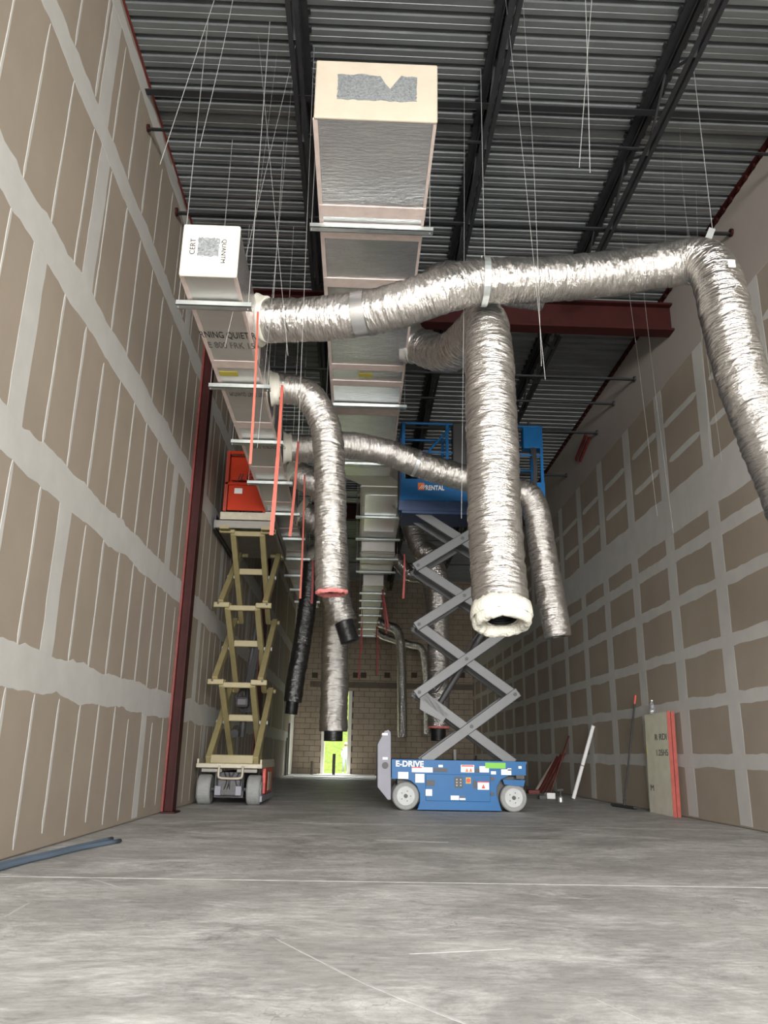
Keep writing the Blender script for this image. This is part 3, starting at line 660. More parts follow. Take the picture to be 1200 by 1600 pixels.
for (a, b, Y, r, lab) in wl_:
    p, q = A(*a, Y), A(*b, Y); d = p-q
    if p.z < ZC: p = q + d*((ZC-q.z)/d.z)
    mid = (p+q)/2 + Vector((random.uniform(-.015, .015), random.uniform(-.05, .05), 0))
    if lab.startswith('thick pale wire hanging at'): mid += Vector((.02, 0, 0))
    tag(MB().tube(spline([p, mid, q], .25), r*.55, 6).build('hanger_wire', wire_m), lab, 'wire', 'loose hanger wires')
rs = [((403, 487), (391, 725), 6.6, .028, 'salmon-red strap at the left end of the long duct'), ((441, 602), (424, 836), 7.85, .05, 'widest salmon-red strap hanging beside the pink-mouthed duct'),
 ((466, 690), (453, 838), 9.47, .042, 'salmon-red strap below the third hanger of the side duct'), ((476, 742), (469, 935), 10.4, .03, 'salmon-red strap hanging over the slanted dark duct'),
 ((489, 876), (487, 943), 15.16, .05, 'short red strap beside the slanted dark duct'), ((632, 866), (630, 935), 15.0, .05, 'red strap under the narrower duct, left of scissor arms'),
 ((608, 905), (607, 982), 20.9, .06, 'pair-like red strap right of the rear duct, upper'), ((600, 925), (604, 990), 21.5, .05, 'thin red strap right of the rear duct, lower'),
 ((561, 960), (560, 1060), 27.5, .06, 'far red strap left of the rear duct'), ((590, 1000), (589, 1055), 27.0, .06, 'far red strap hanging below the rear duct end'),
 ((566, 940), (565, 1020), 24.0, .03, 'far thin red strap left of the rear duct end'), ((595, 985), (594, 1030), 26.0, .03, 'tiny red strap right of rear duct end')]
for i, (a, b, Y, w, lab) in enumerate(rs):
    p, q = A(*a, Y), A(*b, Y)
    if Y > 19: p.x = min(max(p.x, .1), .60); p.z = 4.893
    m = MB(); mid = (p+q)/2+Vector((.01, -.02, 0)); PP = spline([p, mid, q], .3)
    for k in range(len(PP)-1): m.bar(PP[k], PP[k+1]+Vector((0,0,-.002)), w*(.6+.4*k/len(PP)), .006, up=(0, 1, 0))
    tag(m.build('nylon_strap', strap_m if i < 4 else strapd_m), lab, 'strap', 'red hanging straps')

# ================================================================ BLUE SCISSOR LIFT (seen side on)
YBf = 11.6
def onb(px, py, dy=0): return A(px, py, YBf+dy)
bl = thing('scissor_lift', 'blue scissor lift with raised grey arms, parked side-on by the right wall', 'lift', (1.45, 12.0, 0))
pl = [(612, 1186), (822, 1190), (822, 1212), (795, 1212), (783, 1218), (777, 1228), (776, 1240), (779, 1252), (784, 1266), (652, 1265), (656, 1254), (656, 1240), (651, 1228), (642, 1220), (630, 1217), (612, 1217)]
P3 = [onb(*p) for p in pl]
MB().prism(P3, (0, .04, 0)).build('side_panel', blue_m, bl, bevel=.004)
MB().prism([p+Vector((0, .74, 0)) for p in P3], (0, .04, 0)).build('side_panel', blue_m, bl, bevel=.004)
MB().box((.60, YBf+.16, .10), (2.36, YBf+.62, .60)).build('chassis', dgrey_m, bl)
zt_ = onb(612, 1186).z
MB().box((.53, YBf+.02, zt_-.03), (2.39, YBf+.76, zt_+.0)).build('chassis_deck', navy_m, bl)
sk = [onb(652, 1265), onb(784, 1267), onb(776, 1254), onb(660, 1253)]
MB().prism([p-Vector((0, .012, 0)) for p in sk], (0, .012, 0)).build('lower_skirt', blue_m, bl)
dr = [onb(665, 1209), onb(766, 1211), onb(766, 1253), onb(665, 1251)]
MB().prism([p-Vector((0, .014, 0)) for p in dr], (0, .012, 0)).build('equipment_door', blue_m, bl, bevel=.005)
MB().prism([onb(785, 1218)-Vector((0,.02,0)), onb(820, 1219)-Vector((0,.02,0)), onb(818, 1229)-Vector((0,.02,0)), onb(788, 1226)-Vector((0,.02,0))], (0, .1, 0)).build('steering_cover', blue_m, bl)
for px, py in ((634, 1246), (803, 1250)):
    for dy in (.0, .66):
        c = onb(px, py); c.z = .187; c.y = YBf+dy+.01; r = .185
        w = MB().tube([c, c+Vector((0, .02, 0)), c+Vector((0, .10, 0)), c+Vector((0, .12, 0))], [r*.93, r, r, r*.93], 36).build('wheel', tyre_m, bl, smooth=False)
        MB().tube([c-Vector((0, .012, 0)), c+Vector((0, .0, 0))], [r*.66, r*.72], 28).build('hub', hub_m, w)
        MB().tube([c-Vector((0, .02, 0)), c-Vector((0, .01, 0))], r*.15, 12).build('axle_cap', dgrey_m, w)
        for k in range(5):
            th = k*2*math.pi/5; q = c+Vector((math.cos(th)*r*.36, -.018, math.sin(th)*r*.36)); MB().cyl(q, q+Vector((0, .01, 0)), .008, 6).build('wheel_nut', dgrey_m, w)
# fold-down entry plate at the left end
lp = [onb(590, 1163), onb(601, 1142), onb(607, 1140), onb(611, 1144), onb(611, 1250), onb(606, 1250), onb(590, 1230)]
MB().prism([p+Vector((-.0, .05, 0)) for p in lp], (0, .62, 0)).build('end_plate', lgrey_m, bl, bevel=.005)
c = onb(602, 1196); MB().cyl(c+Vector((0, .03, 0)), c+Vector((0, .05, 0)), .045, 20).build('plate_hinge', dgrey_m, bl)
for q in ((597, 1145, 606, 1149), (598, 1183, 606, 1187)):
    a, b = onb(q[0], q[1]), onb(q[2], q[3]); MB().box((a.x, a.y+.045, a.z), (b.x, a.y+.05, b.z)).build('sticker', white_m, bl)
# stickers: (x0, y0, x1, y1 px, material)
for (x0, y0, x1, y1, m_) in ((643.5, 1198.5, 676, 1207, white_m), (643.5, 1198, 659, 1200, ryred_m), (622, 1206, 638, 1217, white_m), (649, 1209, 663, 1223, white_m), (665, 1233, 675, 1243.5, white_m), (685, 1195, 692, 1199, white_m),
    (720, 1195, 741, 1207, white_m), (721, 1195.5, 740, 1198, ryred_m), (749, 1197, 764, 1207, white_m), (758, 1191.5, 790, 1201, green_m), (767, 1205, 775, 1210, white_m), (783, 1202, 799, 1211, white_m), (793, 1200.5, 799, 1204, white_m),
    (746, 1221, 764, 1234, white_m), (746, 1221, 764, 1223, ryred_m), (704, 1243, 717, 1250, white_m), (718, 1243.5, 727, 1247, navy_m), (718, 1247, 727, 1250, white_m), (810, 1197, 815, 1201, white_m)):
    a, b = onb(x0, y0), onb(x1, y1); dy = .019 if y0 > 1209.5 and 664 < x0 < 766 else .003
    if m_ is ryred_m: dy += .002
    if m_ is green_m: dy += .003
    MB().box((a.x, YBf-dy, a.z), (b.x, YBf-dy+.003, b.z)).build('sticker', m_, bl)
for (x0, y0, x1, y1) in ((677, 1200, 699, 1206), (666, 1219, 679, 1228), (710, 1214, 723, 1231), (739, 1220, 745, 1232), (742, 1201, 749, 1207), (766, 1214, 772, 1220), (766, 1238, 772, 1243), (806, 1211, 819, 1217)):
    a, b = onb(x0, y0), onb(x1, y1); MB().box((a.x, YBf-.021, a.z), (b.x, YBf+.01, b.z)).build('black_fitting', dgrey_m, bl)
for k in range(3):
    for j in range(2):
        c = onb(713.5+6*j, 1218+4.5*k); MB().cyl((c.x, YBf-.027, c.z), (c.x, YBf-.02, c.z), .010, 10).build('gauge', hub_m, bl)
c = onb(731.5, 1219.5); MB().cyl((c.x, YBf-.04, c.z), (c.x, YBf-.014, c.z), .028, 16).build('emergency_button', ryred_m, bl)
MB().box((c.x-.035, YBf-.018, c.z-.04), (c.x+.035, YBf-.013, c.z+.04)).build('button_plate', yellow_m, bl)
for (x_, y_) in ((727, 1197), (733, 1197)):
    a = onb(x_, 1206); b = onb(x_+5, 1206); d = onb(x_+2.5, 1200); 
    MB().prism([Vector((a.x, YBf-.0062, a.z)), Vector((b.x, YBf-.0062, b.z)), Vector((d.x, YBf-.0062, d.z))], (0, .002, 0)).build('warning_mark', orsq_m, bl)
a = onb(752, 1232); b = onb(758, 1232); d = onb(755, 1225); MB().prism([Vector((a.x, YBf-.022, a.z)), Vector((b.x, YBf-.022, b.z)), Vector((d.x, YBf-.022, d.z))], (0, .002, 0)).build('warning_mark', ryred_m, bl)
def fit_text(s, p0, p1, h, m_, parent, nm='lettering', ydir=(0, 0, 1), bold=0.0, shear=0):
    t_ = text(nm, s, p0, (p1-p0), ydir, h/.72, m_, parent, .0015, shear=shear, bold=bold)
    xs_ = np.array([v.co[:] for v in t_.data.vertices]); dvec = (p1-p0).normalized(); root = parent
    while root.parent is not None: root = root.parent
    o = np.array((p0-root.location)[:]); d = np.array(dvec[:]); pr = (xs_-o)@d; k = (p1-p0).length/(pr.max()-pr.min()); off = pr.min()
    new = xs_ + np.outer((pr-off)*k - pr, d)
    for v, c_ in zip(t_.data.vertices, new): v.co = c_
    return t_
fit_text('E-DRIVE', onb(618.5, 1197.2)+Vector((0, -.006, 0)), onb(662, 1198)+Vector((0, -.006, 0)), .075, white_m, bl, bold=.035)
# scissor arms
LV = [(.90+.11, .66, 2.20, .68), (.89, 1.57, 2.26, 1.62), (.88, 2.52, 2.24, 2.55), (.86, 3.41, 2.22, 3.44), (.84, 4.27, 2.20, 4.27)]
LV = [(1.0, .67, 2.18), (.89, 1.58, 2.26), (.88, 2.55, 2.25), (.86, 3.43, 2.22), (.83, 4.30, 2.20)]
YA, YBk = YBf+.07, YBf+.64
for i in range(4):
    x0, z0, x1 = LV[i]; u0, z1, u1 = LV[i+1]
    for yo, yi in ((YA, YA+.055), (YBk, YBk-.055)):
        for (a, b, y) in (((x0, z0), (u1, z1), yo), ((x1, z0), (u0, z1), yi)):
            v = Vector((b[0]-a[0], 0, b[1]-a[1])).normalized()*.06
            MB().bar(Vector((a[0], y, a[1]))-v, Vector((b[0], y, b[1]))+v, .05, .135, up=(0, 0, 1)).build('scissor_arm', grey_m, bl, bevel=.008)
    for (x, z) in (((x0+u1)/2, (z0+z1)/2), (u0, z1), (u1, z1)):
        MB().cyl((x, YA-.035, z), (x, YBk+.035, z), .026, 12).build('pivot_pin', dgrey_m, bl)
        MB().cyl((x, YA+.03, z), (x, YBk-.03, z), .034, 12).build('cross_tube', grey_m, bl)
MB().cyl((1.15, YBf+.35, 1.35), (1.9, YBf+.35, 2.55), .045, 16).build('lift_cylinder', dgrey_m, bl)
MB().cyl((1.5, YBf+.35, 1.9), (2.05, YBf+.35, 2.8), .028, 16).build('cylinder_rod', hub_m, bl)
br = [onb(657, 1088, .1), onb(668, 1082, .1), onb(700, 1117, .1), onb(692, 1128, .1), onb(668, 1115, .1), onb(656, 1108, .1)]
MB().prism(br, (0, .08, 0)).build('cylinder_bracket', grey_m, bl)
MB().tube(spline([(1.0, YBf+.3, 1.5), (1.25, YBf+.25, 1.75), (1.5, YBf+.3, 1.95), (1.75, YBf+.3, 2.35)], .06), .014, 8).build('hydraulic_hose', dgrey_m, bl)
MB().tube(spline([(.95, YBf+.3, 1.7), (1.15, YBf+.25, 1.6), (1.45, YBf+.3, 2.05), (1.8, YBf+.3, 2.5)], .06), .012, 8).build('hydraulic_hose', dgrey_m, bl)
# platform
PX0, PX1 = .56, 2.80; PZ = 4.33
MB().box((PX0+.05, YBf+.02, PZ-.10), (PX1-.3, YBf+.72, PZ+.05)).build('platform_deck', navy_m, bl)
MB().box((PX0, YBf+.0, PZ-.06), (PX1-.32, YBf+.03, PZ+.10)).build('deck_rail', navy_m, bl)
MB().box((PX0+.02, YBf-.012, PZ+.10), (PX1, YBf+.012, PZ+.44)).build('toe_board', blue_m, bl, bevel=.004)
MB().box((PX0+.02, YBf+.72, PZ+.10), (PX1, YBf+.74, PZ+.44)).build('toe_board', blue_m, bl)
rail = MB(); ZT = 5.70
for yy in (YBf+.02, YBf+.72):
    for x in (PX0+.06, 1.30, 2.05, PX1-.03): MB().bar((x, yy, PZ+.08), (x, yy, ZT), .045, .045).build('rail_post', blue_m, bl)
    MB().cyl((PX0+.1, yy, ZT), (PX1-.02, yy, ZT), .022, 10).build('top_rail', blue_m, bl)
    MB().cyl((PX0+.06, yy, 5.22), (PX1-.02, yy, 5.22), .018, 10).build('mid_rail', blue_m, bl)
for x in (PX0+.04, PX1-.02):
    MB().cyl((x, YBf+.02, ZT), (x, YBf+.72, ZT), .022, 10).build('end_rail', blue_m, bl)
MB().box((PX0+.01, YBf+.04, PZ+.1), (PX0+.04, YBf+.7, ZT-.25)).build('entry_gate', navy_m, bl)
MB().cyl((1.02, YBf-.0, 5.25), (1.34, YBf-.0, 5.62), .02, 10).cyl((1.02, YBf, 5.25), (1.02, YBf, 4.98), .02, 10).cyl((1.02, YBf, 4.98), (1.6, YBf, 4.95), .02, 10).build('brace_tube', blue_m, bl)
MB().box((1.38, YBf-.02, 4.95), (1.60, YBf+.14, 5.72)).build('black_cover', dgrey_m, bl, bevel=.02)
a, b = A(816, 668, YBf+.04), A(846, 702, YBf+.04); MB().box((a.x, YBf+.0, a.z), (b.x, YBf+.18, b.z)).build('control_box', blue_m, bl, bevel=.02)
MB().cyl((a.x+.12, YBf+.06, a.z), (a.x+.10, YBf+.06, a.z+.13), .018, 10).build('joystick', dgrey_m, bl)
for k in range(3): MB().tube(spline([(a.x+.12+.03*k, YBf-.01, b.z), (a.x+.15+.02*k, YBf-.02, b.z-.35), (a.x+.1+.03*k, YBf, b.z-.8)], .1), .014, 8).build('cable', dgrey_m, bl)
a, b = A(653, 766, YBf), A(663, 755, YBf); MB().box((a.x, YBf-.016, a.z), (b.x, YBf-.012, b.z)).build('square_emblem', orsq_m, bl)
for k in range(3):
    q = .02+.028*k; MB().bar((a.x+q, YBf-.017, a.z+.02), (a.x+q+.05, YBf-.017, a.z+.085), .004, .009).build('emblem_stroke', white_m, bl)
fit_text('RENTAL', A(665, 766, YBf)+Vector((0, -.016, 0)), A(694, 766.4, YBf)+Vector((0, -.016, 0)), .075, white_m, bl, bold=.03)

# ================================================================ ORANGE SCISSOR LIFT (seen end on)
ol = thing('scissor_lift', 'orange and cream scissor lift raised beside the left wall, seen end-on', 'lift', (-1.8, 12.9, 0))
X0, X1, Y0, Y1 = -2.22, -1.33, 12.0, 13.85
for x in (X0, X1-.19):
    for yy in (Y0+.21, Y1-.25):
        c = Vector((x, yy, .205)); w = MB().tube([c, c+Vector((.02, 0, 0)), c+Vector((.17, 0, 0)), c+Vector((.19, 0, 0))], [.185, .204, .204, .185], 32).build('wheel', tyre_m, ol)
        MB().tube([c+Vector((-.006 if x < -2 else .19, 0, 0)), c+Vector((.0 if x < -2 else .196, 0, 0))], .11, 20).build('hub', hub_m, w)
MB().box((X0+.24, Y0+.12, .10), (X1-.24, Y1-.05, .44)).build('chassis', dgrey_m, ol)
MB().box((X0+.28, Y0+.05, .12), (X1-.28, Y0+.14, .36)).build('front_casting', mat('chassis_grey', (.06, .06, .062), .5, var=.4, vscale=20), ol, bevel=.02)  # front casting in a mottled dark grey
for x in (X0+.30, X1-.30): MB().box((x-.045, Y0+.02, .13), (x+.045, Y0+.1, .26)).build('axle_bracket', lgrey_m, ol, bevel=.01)
MB().cyl((X0+.19, Y0+.16, .21), (X1-.19, Y0+.16, .21), .03, 12).build('axle', dgrey_m, ol)
for k in range(6):
    x = X0+.3+.07*k; MB().tube(spline([(x, Y0+.08, .44), (x+random.uniform(-.05, .05), Y0+.03, .33), (x+random.uniform(-.05, .05), Y0+.06, .2)], .04), .009, 6).build('hydraulic_hose', dgrey_m, ol)
MB().box((X0-.02, Y0-.02, .50), (X1+.02, Y1, .56)).build('chassis_deck', creamd_m, ol, bevel=.008)
MB().box((X0+.05, Y0+.02, .44), (X0+.34, Y0+.08, .49)).box((X1-.34, Y0+.02, .44), (X1-.05, Y0+.08, .49)).build('light_bar', platgrey_m, ol, bevel=.01)
MB().tube(spline([(-1.91, Y0-.03, .53), (-1.91, Y0-.05, .40), (-1.87, Y0-.05, .365), (-1.62, Y0-.05, .365), (-1.58, Y0-.05, .40), (-1.58, Y0-.03, .53)], .03), .017, 10).build('tow_loop', creamd_m, ol, smooth=True)
for x in (X0, X1): MB().box((x-.012, Y0, .56), (x+.012, Y1, .62)).build('deck_lip', creamd_m, ol)
MB().box((X1-.02, Y0+.42, .14), (X1+.035, Y1-.45, .50)).build('side_box', mat('side_red', (.45, .03, .02), .4, var=.3, vscale=9), ol, bevel=.01)
MB().box((X1+.036, Y0+.75, .18), (X1+.04, Y1-.7, .44)).build('side_hatch', creamd_m, ol)
MB().box((X1-.02, Y0+.1, .05), (X1+.03, Y1-.1, .13)).build('side_skirt', lgrey_m, ol)
ZL = [.60, 1.72, 2.86, 4.02]; YN, YR = Y0+.10, Y1-.20
for i in range(3):
    za, zb_ = ZL[i], ZL[i+1]
    for s in (-1, 1):
        xo = -1.755 + s*.335; xi = -1.755 + s*.225
        MB().bar((xo, YN, za), (xo, YR, zb_-.02), .085, .13, up=(0, 0, 1)).build('outer_arm', cream_m, ol, bevel=.008)
        MB().bar((xi, YR, za), (xi, YN, zb_-.03), .085, .13, up=(0, 0, 1)).build('inner_arm', cream_m, ol, bevel=.008)
        MB().cyl((xi, (YN+YR)/2, (za+zb_)/2), (xo+s*.06, (YN+YR)/2, (za+zb_)/2), .03, 12).build('pivot_pin', hub_m, ol)
        MB().box((xi-s*.03, YN-.06, zb_-.06), (xo+s*.10, YN+.03, zb_+.02)).build('knuckle', cream_m, ol, bevel=.012)
        MB().cyl((xo+s*.03, YN-.062, zb_-.0), (xo+s*.03, YN-.058, zb_), .018, 10).build('knuckle_hole', dgrey_m, ol)
        MB().cyl((xi-s*.03, YR, zb_-.03), (xo+s*.08, YR, zb_-.03), .035, 12).build('rear_knuckle', cream_m, ol)
    MB().box((-1.98, YN-.03, zb_-.10), (-1.53, YN+.04, zb_-.02)).build('cross_tube', cream_m, ol, bevel=.01)
    yb = YN + (YR-YN)*.42; zb2 = zb_-.03 - (zb_-za)*.42
    MB().box((-1.98, yb-.03, zb2-.05), (-1.53, yb+.03, zb2+.05)).build('cross_tube', cream_m, ol, bevel=.01)
MB().box((-2.06, YN-.05, .56), (-1.45, YN+.03, .68)).build('cross_tube', cream_m, ol, bevel=.01)
MB().cyl((-1.75, Y0+.9, .95), (-1.70, Y0+.75, 1.75), .05, 16).cyl((-1.70, Y0+.75, 1.75), (-1.62, Y0+.95, 2.9), .038, 16).build('lift_cylinder', dgrey_m, ol)
MB().cyl((-1.78, Y0+.5, 1.05), (-1.78, Y0+.3, .98), .06, 16).build('lift_motor', dgrey_m, ol)
for k in range(6): MB().tube(spline([(-1.72+.02*k, Y0+.6, 1.3), (-1.82+.06*k, Y0+.45, 1.5+.05*k), (-1.7+.02*k, Y0+.6, 1.75), (-1.62+.012*k, Y0+.8, 2.3)], .06), .013, 8).build('hydraulic_hose', dgrey_m, ol)
MB().box((-1.82, Y0+.4, 1.36), (-1.62, Y0+.65, 1.52)).build('hose_bundle', dgrey_m, ol, bevel=.04)
# platform
MB().box((-2.26, Y0-.08, 4.03), (-1.33, Y0+2.0, 4.07)).build('platform_deck', platgrey_m, ol)
MB().box((-2.26, Y0-.10, 4.0), (-1.33, Y0-.06, 4.12)).build('platform_end', platgrey_m, ol, bevel=.008)
MB().box((-2.17, Y0-.115, 4.13), (-1.36, Y0-.06, 4.25)).build('platform_step', creamd_m, ol, bevel=.008)
for x in (-2.26, -1.36): MB().box((x, Y0-.08, 3.98), (x+.03, Y0+2.0, 4.215)).build('side_beam', dgrey_m if x < -2 else platgrey_m, ol)
for x in (-2.09, -1.46): MB().box((x-.07, Y0-.12, 3.98), (x+.07, Y0+.1, 4.03)).build('slide_block', cream_m, ol)
ox0, ox1 = -2.14, -1.56
MB().box((ox0+.06, Y0-.07, 4.29), (ox1+.06, Y0-.04, 4.70)).build('lower_panel', orange_m, ol, bevel=.006)
MB().box((ox0-.0, Y0-.09, 4.27), (ox0+.05, Y0-.03, 5.26)).build('rail_post', oredge_m, ol)
MB().box((ox1+.03, Y0-.06, 4.27), (ox1+.07, Y0-.02, 4.72)).build('rail_post', oredge_m, ol)
MB().box((ox0, Y0-.09, 4.70), (ox1+.07, Y0-.03, 4.745)).build('mid_rail', orange_m, ol, bevel=.006)
MB().box((ox0+.1, Y0-.11, 4.77), (ox1+.02, Y0-.03, 4.85)).build('mid_rail', orange_m, ol, bevel=.006)
MB().box((ox0+.02, Y0+.12, 4.80), (ox1-.02, Y0+.15, 5.26)).build('upper_panel', orange_m, ol)
MB().box((ox0, Y0-.06, 5.22), (ox1, Y0-.02, 5.27)).build('top_rail', orange_m, ol)
for x in (ox0+.02, ox1): MB().box((x-.02, Y0-.04, 5.22), (x+.02, Y0+1.9, 5.26)).box((x-.015, Y0-.04, 4.74), (x+.015, Y0+1.9, 4.77)).build('side_rail', oredge_m, ol)
for yy in (Y0+.9, Y0+1.85):
    for x in (ox0+.02, ox1): MB().box((x-.02, yy, 4.06), (x+.02, yy+.04, 5.24)).build('rail_post', oredge_m, ol)
a, b = A(366, 770, Y0-.075), A(379, 763, Y0-.075); MB().box((a.x, Y0-.075, a.z-.01), (b.x, Y0-.07, b.z)).build('sticker', white_m, ol)
fit_text('JLG', A(368, 750, Y0-.115), A(397, 750, Y0-.115), .11, ink_m, ol, shear=.35)

# ================================================================ items by the right wall
edge_m = mat('board_edge_red', (.30, .055, .04), .7, var=.15, vscale=12)
db = thing('duct_board_panel', 'silver faced insulation board leaning upright on right wall with red edge', 'board', (4.28, 11.4, 0))
a = atZ(1021, 1271, 0); b = atZ(1057, 1277, 0)
p = [Vector((4.06, 11.55, 0)), Vector((4.29, 11.12, 0))]
p0, p1 = atZ(1021, 1269, 0.0)+Vector((-.05, 0, 0)), atZ(1058, 1277, 0.0)+Vector((-.05, 0, 0))
tz = atY(1024, 1113, p0.y).z; tz = 1.36
n_ = (p1-p0).normalized(); out = Vector((-n_.y, n_.x, 0)); 
if out.x < 0: out = -out
lean = Vector((.02, .0, 0))
def board(off, th, m_, nm, w0=0, w1=1, z1=None):
    q0, q1 = p0+(p1-p0)*w0+out*off, p0+(p1-p0)*w1+out*off; zz = z1 or tz
    return MB().prism([q0, q1, q1+lean+Vector((0,0,zz)), q0+lean+Vector((0,0,zz))], out*th).build(nm, m_, db, bevel=.004)
board(0, .028, mat('board_foil', (.90, .86, .72), .32, bump=.25, bscale=30, bdist=.003, var=.08, vscale=6), 'foil_face')
e0, e1 = p1, p1+ (p1-p0).normalized()*.0
for o_ in (0, .056):
    q = p1+out*o_; MB().prism([q, q+n_*.008, q+n_*.008+lean+Vector((0,0,tz)), q+lean+Vector((0,0,tz))], out*.047).build('red_edge', edge_m, db)
MB().prism([p0+out*.03, p1+out*.03, p1+out*.03+lean+Vector((0,0,tz-.004)), p0+out*.03+lean+Vector((0,0,tz-.004))], out*.016).build('insulation_core', pinkwool_m, db)
MB().prism([p0+out*.056, p1+out*.056, p1+out*.056+lean+Vector((0,0,tz-.004)), p0+out*.056+lean+Vector((0,0,tz-.004))], out*.045).build('back_board', pinkwool_m, db)
for s, zz, u0, u1 in (('R RDI', .99, .45, .95), ('1.25H5', .78, .48, .97), ('M', .30, .12, .26)):
    q0 = p0+(p1-p0)*u0-out*.003+lean*(zz/tz)+Vector((0,0,zz)); q1 = p0+(p1-p0)*u1-out*.003+lean*(zz/tz)+Vector((0,0,zz))
    fit_text(s, q0, q1, .085, greyink_m, db, 'printed_lettering')
q0 = p0+(p1-p0)*.05-out*.006+Vector((0,0,.80)); MB().prism([q0, q0+n_*.03, q0+n_*.03+Vector((0,0,.12)), q0+Vector((0,0,.12))], out*.003).build('yellow_label', yellow_m, db)

bt = p0+(p1-p0)*.36+lean+out*.014+Vector((0,0,tz)); bo = thing('water_bottle', 'clear plastic water bottle standing on the upright silver board', 'bottle', bt)
MB().tube([bt+Vector((0,0,z)) for z in (.001, .01, .06, .07, .12, .15, .165, .175)], [.03, .033, .033, .030, .033, .026, .013, .013], 18).build('bottle_body', glass_m, bo, smooth=True)
MB().cyl(bt+Vector((0,0,.175)), bt+Vector((0,0,.192)), .015, 14).build('bottle_cap', white_m, bo)
MB().tube([bt+Vector((0,0,.075)), bt+Vector((0,0,.115))], .0337, 18, cap=False).build('bottle_label', lgrey_m, bo)

# push broom
bb0 = atZ(974, 1260, 0.0); hx = Vector((XR-.05, 0, 0)); 
top = atX(993, 1086, XR-.055); bro = thing('push_broom', 'black push broom with red grip leaning on the right wall', 'broom', bb0)
a, b = atZ(957, 1257, .03), atZ(994, 1262, .03); mid = (a+b)/2
MB().bar(a, b, .07, .03).build('broom_head', dgrey_m, bro, bevel=.008)
m = MB()
for k in range(40):
    q = a+(b-a)*(k+.5)/40
    for s in (-1, 0, 1): m.bar(q+Vector((.0, s*.02, -.01)), Vector((q.x, q.y+s*.03, 0.001)), .008, .008)
tag(m.build('bristles', dgrey_m, bro), None, None, kind='stuff')
d = (top-mid); MB().cyl(mid+Vector((0,0,.01)), mid+d*.93, .013, 10).build('handle', dgrey_m, bro)
MB().cyl(mid+d*.92, mid+d, .018, 10).build('red_grip', strap_m, bro)
MB().cyl(mid, mid+d*.06, .02, 10).build('socket', dgrey_m, bro)

p0_, p1_ = atZ(896, 1247, .02), atX(927, 1134, XR-.05); t = thing('pvc_pipe', 'white plastic pipe leaning against the right wall', 'pipe', p0_)
MB().cyl(p0_, p1_, .035, 16).build('pipe_body', pvc_m, t); MB().cyl(p0_+(p1_-p0_)*.45, p0_+(p1_-p0_)*.46, .036, 16).build('printed_mark', greyink_m, t)

# red metal strips leaning in a bundle
for i, (a, b, h, lab) in enumerate((((860, 1243), (893, 1150), 16.5, 'longest red steel strip leaning on right wall, tip highest'), ((862, 1241), (881, 1178), 16.3, 'red steel strip leaning second in the bundle'), ((865, 1242), (877, 1180), 16.1, 'red steel strip leaning in the middle of bundle'), ((868, 1243), (873, 1184), 16.0, 'short red steel strip at the left of leaning bundle'), ((858, 1240), (868, 1190), 15.8, 'shortest pale-edged strip at the far left of bundle'))):
    q0 = atZ(*a, .01); q0.x = min(q0.x, XR-.32+.03*i); q1 = atX(*b, XR-.035-.03*i)
    q1 = Vector((XR-.03, (17.0, 17.45, 17.75, 18.05, 18.35)[i], (1.16, .82, .80, .76, .68)[i])); q0 = Vector((XR-.42, q1.y+.25, .015))
    tag(MB().bar(q0, q1, .10 if i else .06, .012, up=(1, 0, 0)).build('steel_strip', redtrim_m if i < 4 else pinktape_m), lab, 'strip', 'leaning red steel strips')
# clutter on the floor beside them
def rbox(name, px0, px1, py, z1, dy, m_, lab, cat, z0=0.0):
    a = atZ(px0, py, 0); b = atZ(px1, py, 0); return tag(MB().box((a.x, a.y, z0), (b.x, a.y+dy, z1)).build(name, m_, bevel=.006), lab, cat)
rbox('tool_box', 843, 853, 1249, .07, .2, dgrey_m, 'small black toolbox on the floor beside the blue lift', 'toolbox')
rbox('white_tray', 855, 867, 1248, .10, .2, white_m, 'small white tray beside the black toolbox', 'tray')
rbox('red_case', 826, 842, 1240, .07, .3, redtrim_m, 'low red case on the floor behind the blue lift wheel', 'case')
cn = atZ(876, 1253, 0); t = thing('spray_can', 'short silver spray can with black trigger on the floor', 'can', cn)
MB().tube([cn, cn+Vector((0,0,.07)), cn+Vector((0,0,.09)), cn+Vector((0,0,.10))], [.045, .045, .03, .02], 18).build('can_body', galv_m, t)
MB().cyl(cn+Vector((0,0,.10)), cn+Vector((0,0,.20)), .02, 10).bar(cn+Vector((-.05,0,.19)), cn+Vector((.05,0,.20)), .03, .03).build('trigger', dgrey_m, t)
for i, px in enumerate((829, 831, 834)):
    q = atZ(px, 1235, 0); tag(MB().cyl((q.x+.1, q.y+3, 0), (q.x+.1+.01*i, q.y+3.2, .55-.05*i), .012, 8).build('steel_rod', creamd_m), f'thin standing rod behind the blue lift, {("left", "middle", "right")[i]} one', 'rod', 'thin standing rods')

# grey-blue hose along the left wall foot
for i, off in enumerate((0, .065)):
    pts = [Vector((-2.27+off, 3.5, .02)), atZ(0, 1351, .02)+Vector((off, 0, 0)), atZ(60, 1337, .02)+Vector((off, 0, 0)), atZ(110, 1325, .02)+Vector((off, 0, 0)), atZ(175, 1310+i*3, .02)+Vector((off, 0, 0))]
    for p_ in pts: p_.z = .019; p_.x = max(p_.x, XL+.05+off)
    tag(MB().tube(spline(pts, .12), .016, 10).build('hose', hose_m, smooth=True), f'grey-blue hose lying at the foot of the left wall, {"wall side" if i == 0 else "outer one"}', 'hose')

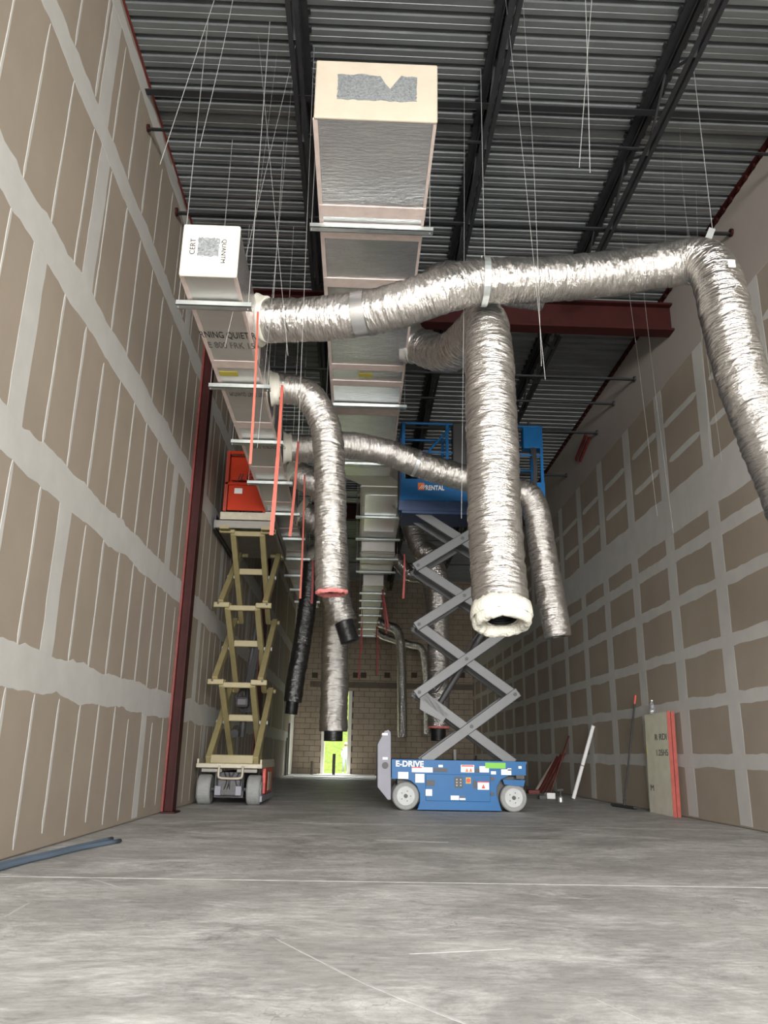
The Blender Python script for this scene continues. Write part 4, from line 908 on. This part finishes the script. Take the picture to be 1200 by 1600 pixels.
# far end: stub pipes, posts, lit floor strips, person
for i, (px, py, h, r, m_, lab) in enumerate(((521, 1210, .72, .055, dgrey_m, 'dark stub post standing in the far opening'), (487, 1209, .45, .05, mortar_m, 'grey stub pipe left of the far opening'), (711, 1208, .95, .05, pvc_m, 'pale stub pipe standing by the block wall behind blue lift'), (745, 1208, .75, .05, dgrey_m, 'dark stub pipe by the block wall near right corner'), (757, 1208, .9, .07, dgrey_m, 'thick dark stub pipe by the right corner'), (634, 1208, .5, .03, dgrey_m, 'thin dark stub pipe left behind the blue lift'))):
    q = atZ(px, py, 0); q.y = min(q.y, 30.2); q.x = atY(px, py, q.y).x
    tag(MB().cyl((q.x, q.y, 0), (q.x, q.y, h), r, 14).build('stub_pipe', m_), lab, 'pipe')
for i, (px0, px1, Y, h, lab) in enumerate(((448, 606, 28.9, .03, 'threshold strip across the floor before the far opening, whitened as door light'), (458, 588, 26.2, .025, 'second floor strip nearer the lifts, whitened as door light'))):
    a, b = atY(px0, 1212, Y), atY(px1, 1212, Y); tag(MB().box((a.x, Y, 0), (b.x, Y+.14+.3*i, h)).build('metal_strip', white_m), lab, 'strip')  # threshold lines coloured white for the door light on the floor
for i, px in enumerate((459, 463)):
    q = atY(px-4, 1200, 28.6-i*.6); tag(MB().box((XL+.035, q.y, 0), (XL+.07+.0, q.y+.25, (1.7, 1.2)[i])).build('leaning_stud', dgrey_m), f'dark metal stud leaning by the far left corner, {"taller" if i == 0 else "shorter"} one', 'stud')
rbb = atZ(597, 1210, 0)
for k in range(5):
    q = Vector((rbb.x+.12*k-.2, 29.2+.1*(k % 2), 0)); tag(MB().box(q, q+Vector((.16, .2, .07+.04*(k % 3)))).build('rubble_piece', mortar_m, bevel=.02), f'small pale rubble piece by the far opening, {words[k]} from the left', 'rubble', 'rubble by far opening')

# person outside in white
gp = A(539, 1209, 50.0); pr = thing('person', 'person in white shirt and pale trousers standing outside the far opening', 'person', gp)
def zt2(z): return gp + Vector((0, 0, z))
def body(skel, radii, m_, name, parent):
    me = bpy.data.meshes.new(name); vs = [tuple(Vector(v)) for v in skel[0]]; me.from_pydata(vs, skel[1], [])
    o = bpy.data.objects.new(name, me); COL.objects.link(o); o.parent = parent
    sk_ = o.modifiers.new('skin', 'SKIN')
    for i, r in enumerate(radii): me.skin_vertices[0].data[i].radius = (r, r) if not isinstance(r, tuple) else r
    me.skin_vertices[0].data[0].use_root = True
    o.modifiers.new('sub', 'SUBSURF').levels = 1; o.modifiers['sub'].render_levels = 2; me.materials.append(m_); return o
V = [(0,0,.95),(0,0,1.15),(0,0,1.38),(0,0,1.50),(0,0,1.60),(0,-.01,1.68),(.17,0,1.40),(.22,0,1.12),(.20,-.12,.92),(-.17,0,1.40),(-.23,0,1.12),(-.2,-.1,.92),(.09,0,.88),(.10,0,.48),(.11,0,.08),(.11,-.14,.04),(-.09,0,.88),(-.11,.02,.48),(-.12,.04,.08),(-.12,-.10,.04)]
Ed = [(0,1),(1,2),(2,3),(3,4),(4,5),(2,6),(6,7),(7,8),(2,9),(9,10),(10,11),(0,12),(12,13),(13,14),(14,15),(0,16),(16,17),(17,18),(18,19)]
Rd = [.14,.13,.15,.06,.09,.09,.06,.045,.035,.06,.045,.035,.085,.06,.045,.04,.085,.06,.045,.04]
me = bpy.data.meshes.new('body'); body((V, Ed), Rd, cloth_m, 'body', pr)
MB().tube([zt2(z) + Vector((0, -.01, 0)) for z in (1.53, 1.58, 1.65, 1.72, 1.76)], [.05, .08, .095, .08, .03], 14).build('head', skin_m, pr, smooth=True)
MB().tube([zt2(z) for z in (1.68, 1.72, 1.78, 1.80)], [.105, .10, .07, .02], 14).build('cap', white_m, pr, smooth=True)
for s in (-1, 1): MB().tube([gp+Vector((s*.095, 0, .92)), gp+Vector((s*.105, .01, .48)), gp+Vector((s*.118, .02, .1))], [.10, .078, .06], 12).build('trouser_leg', jean_m, pr, smooth=True)
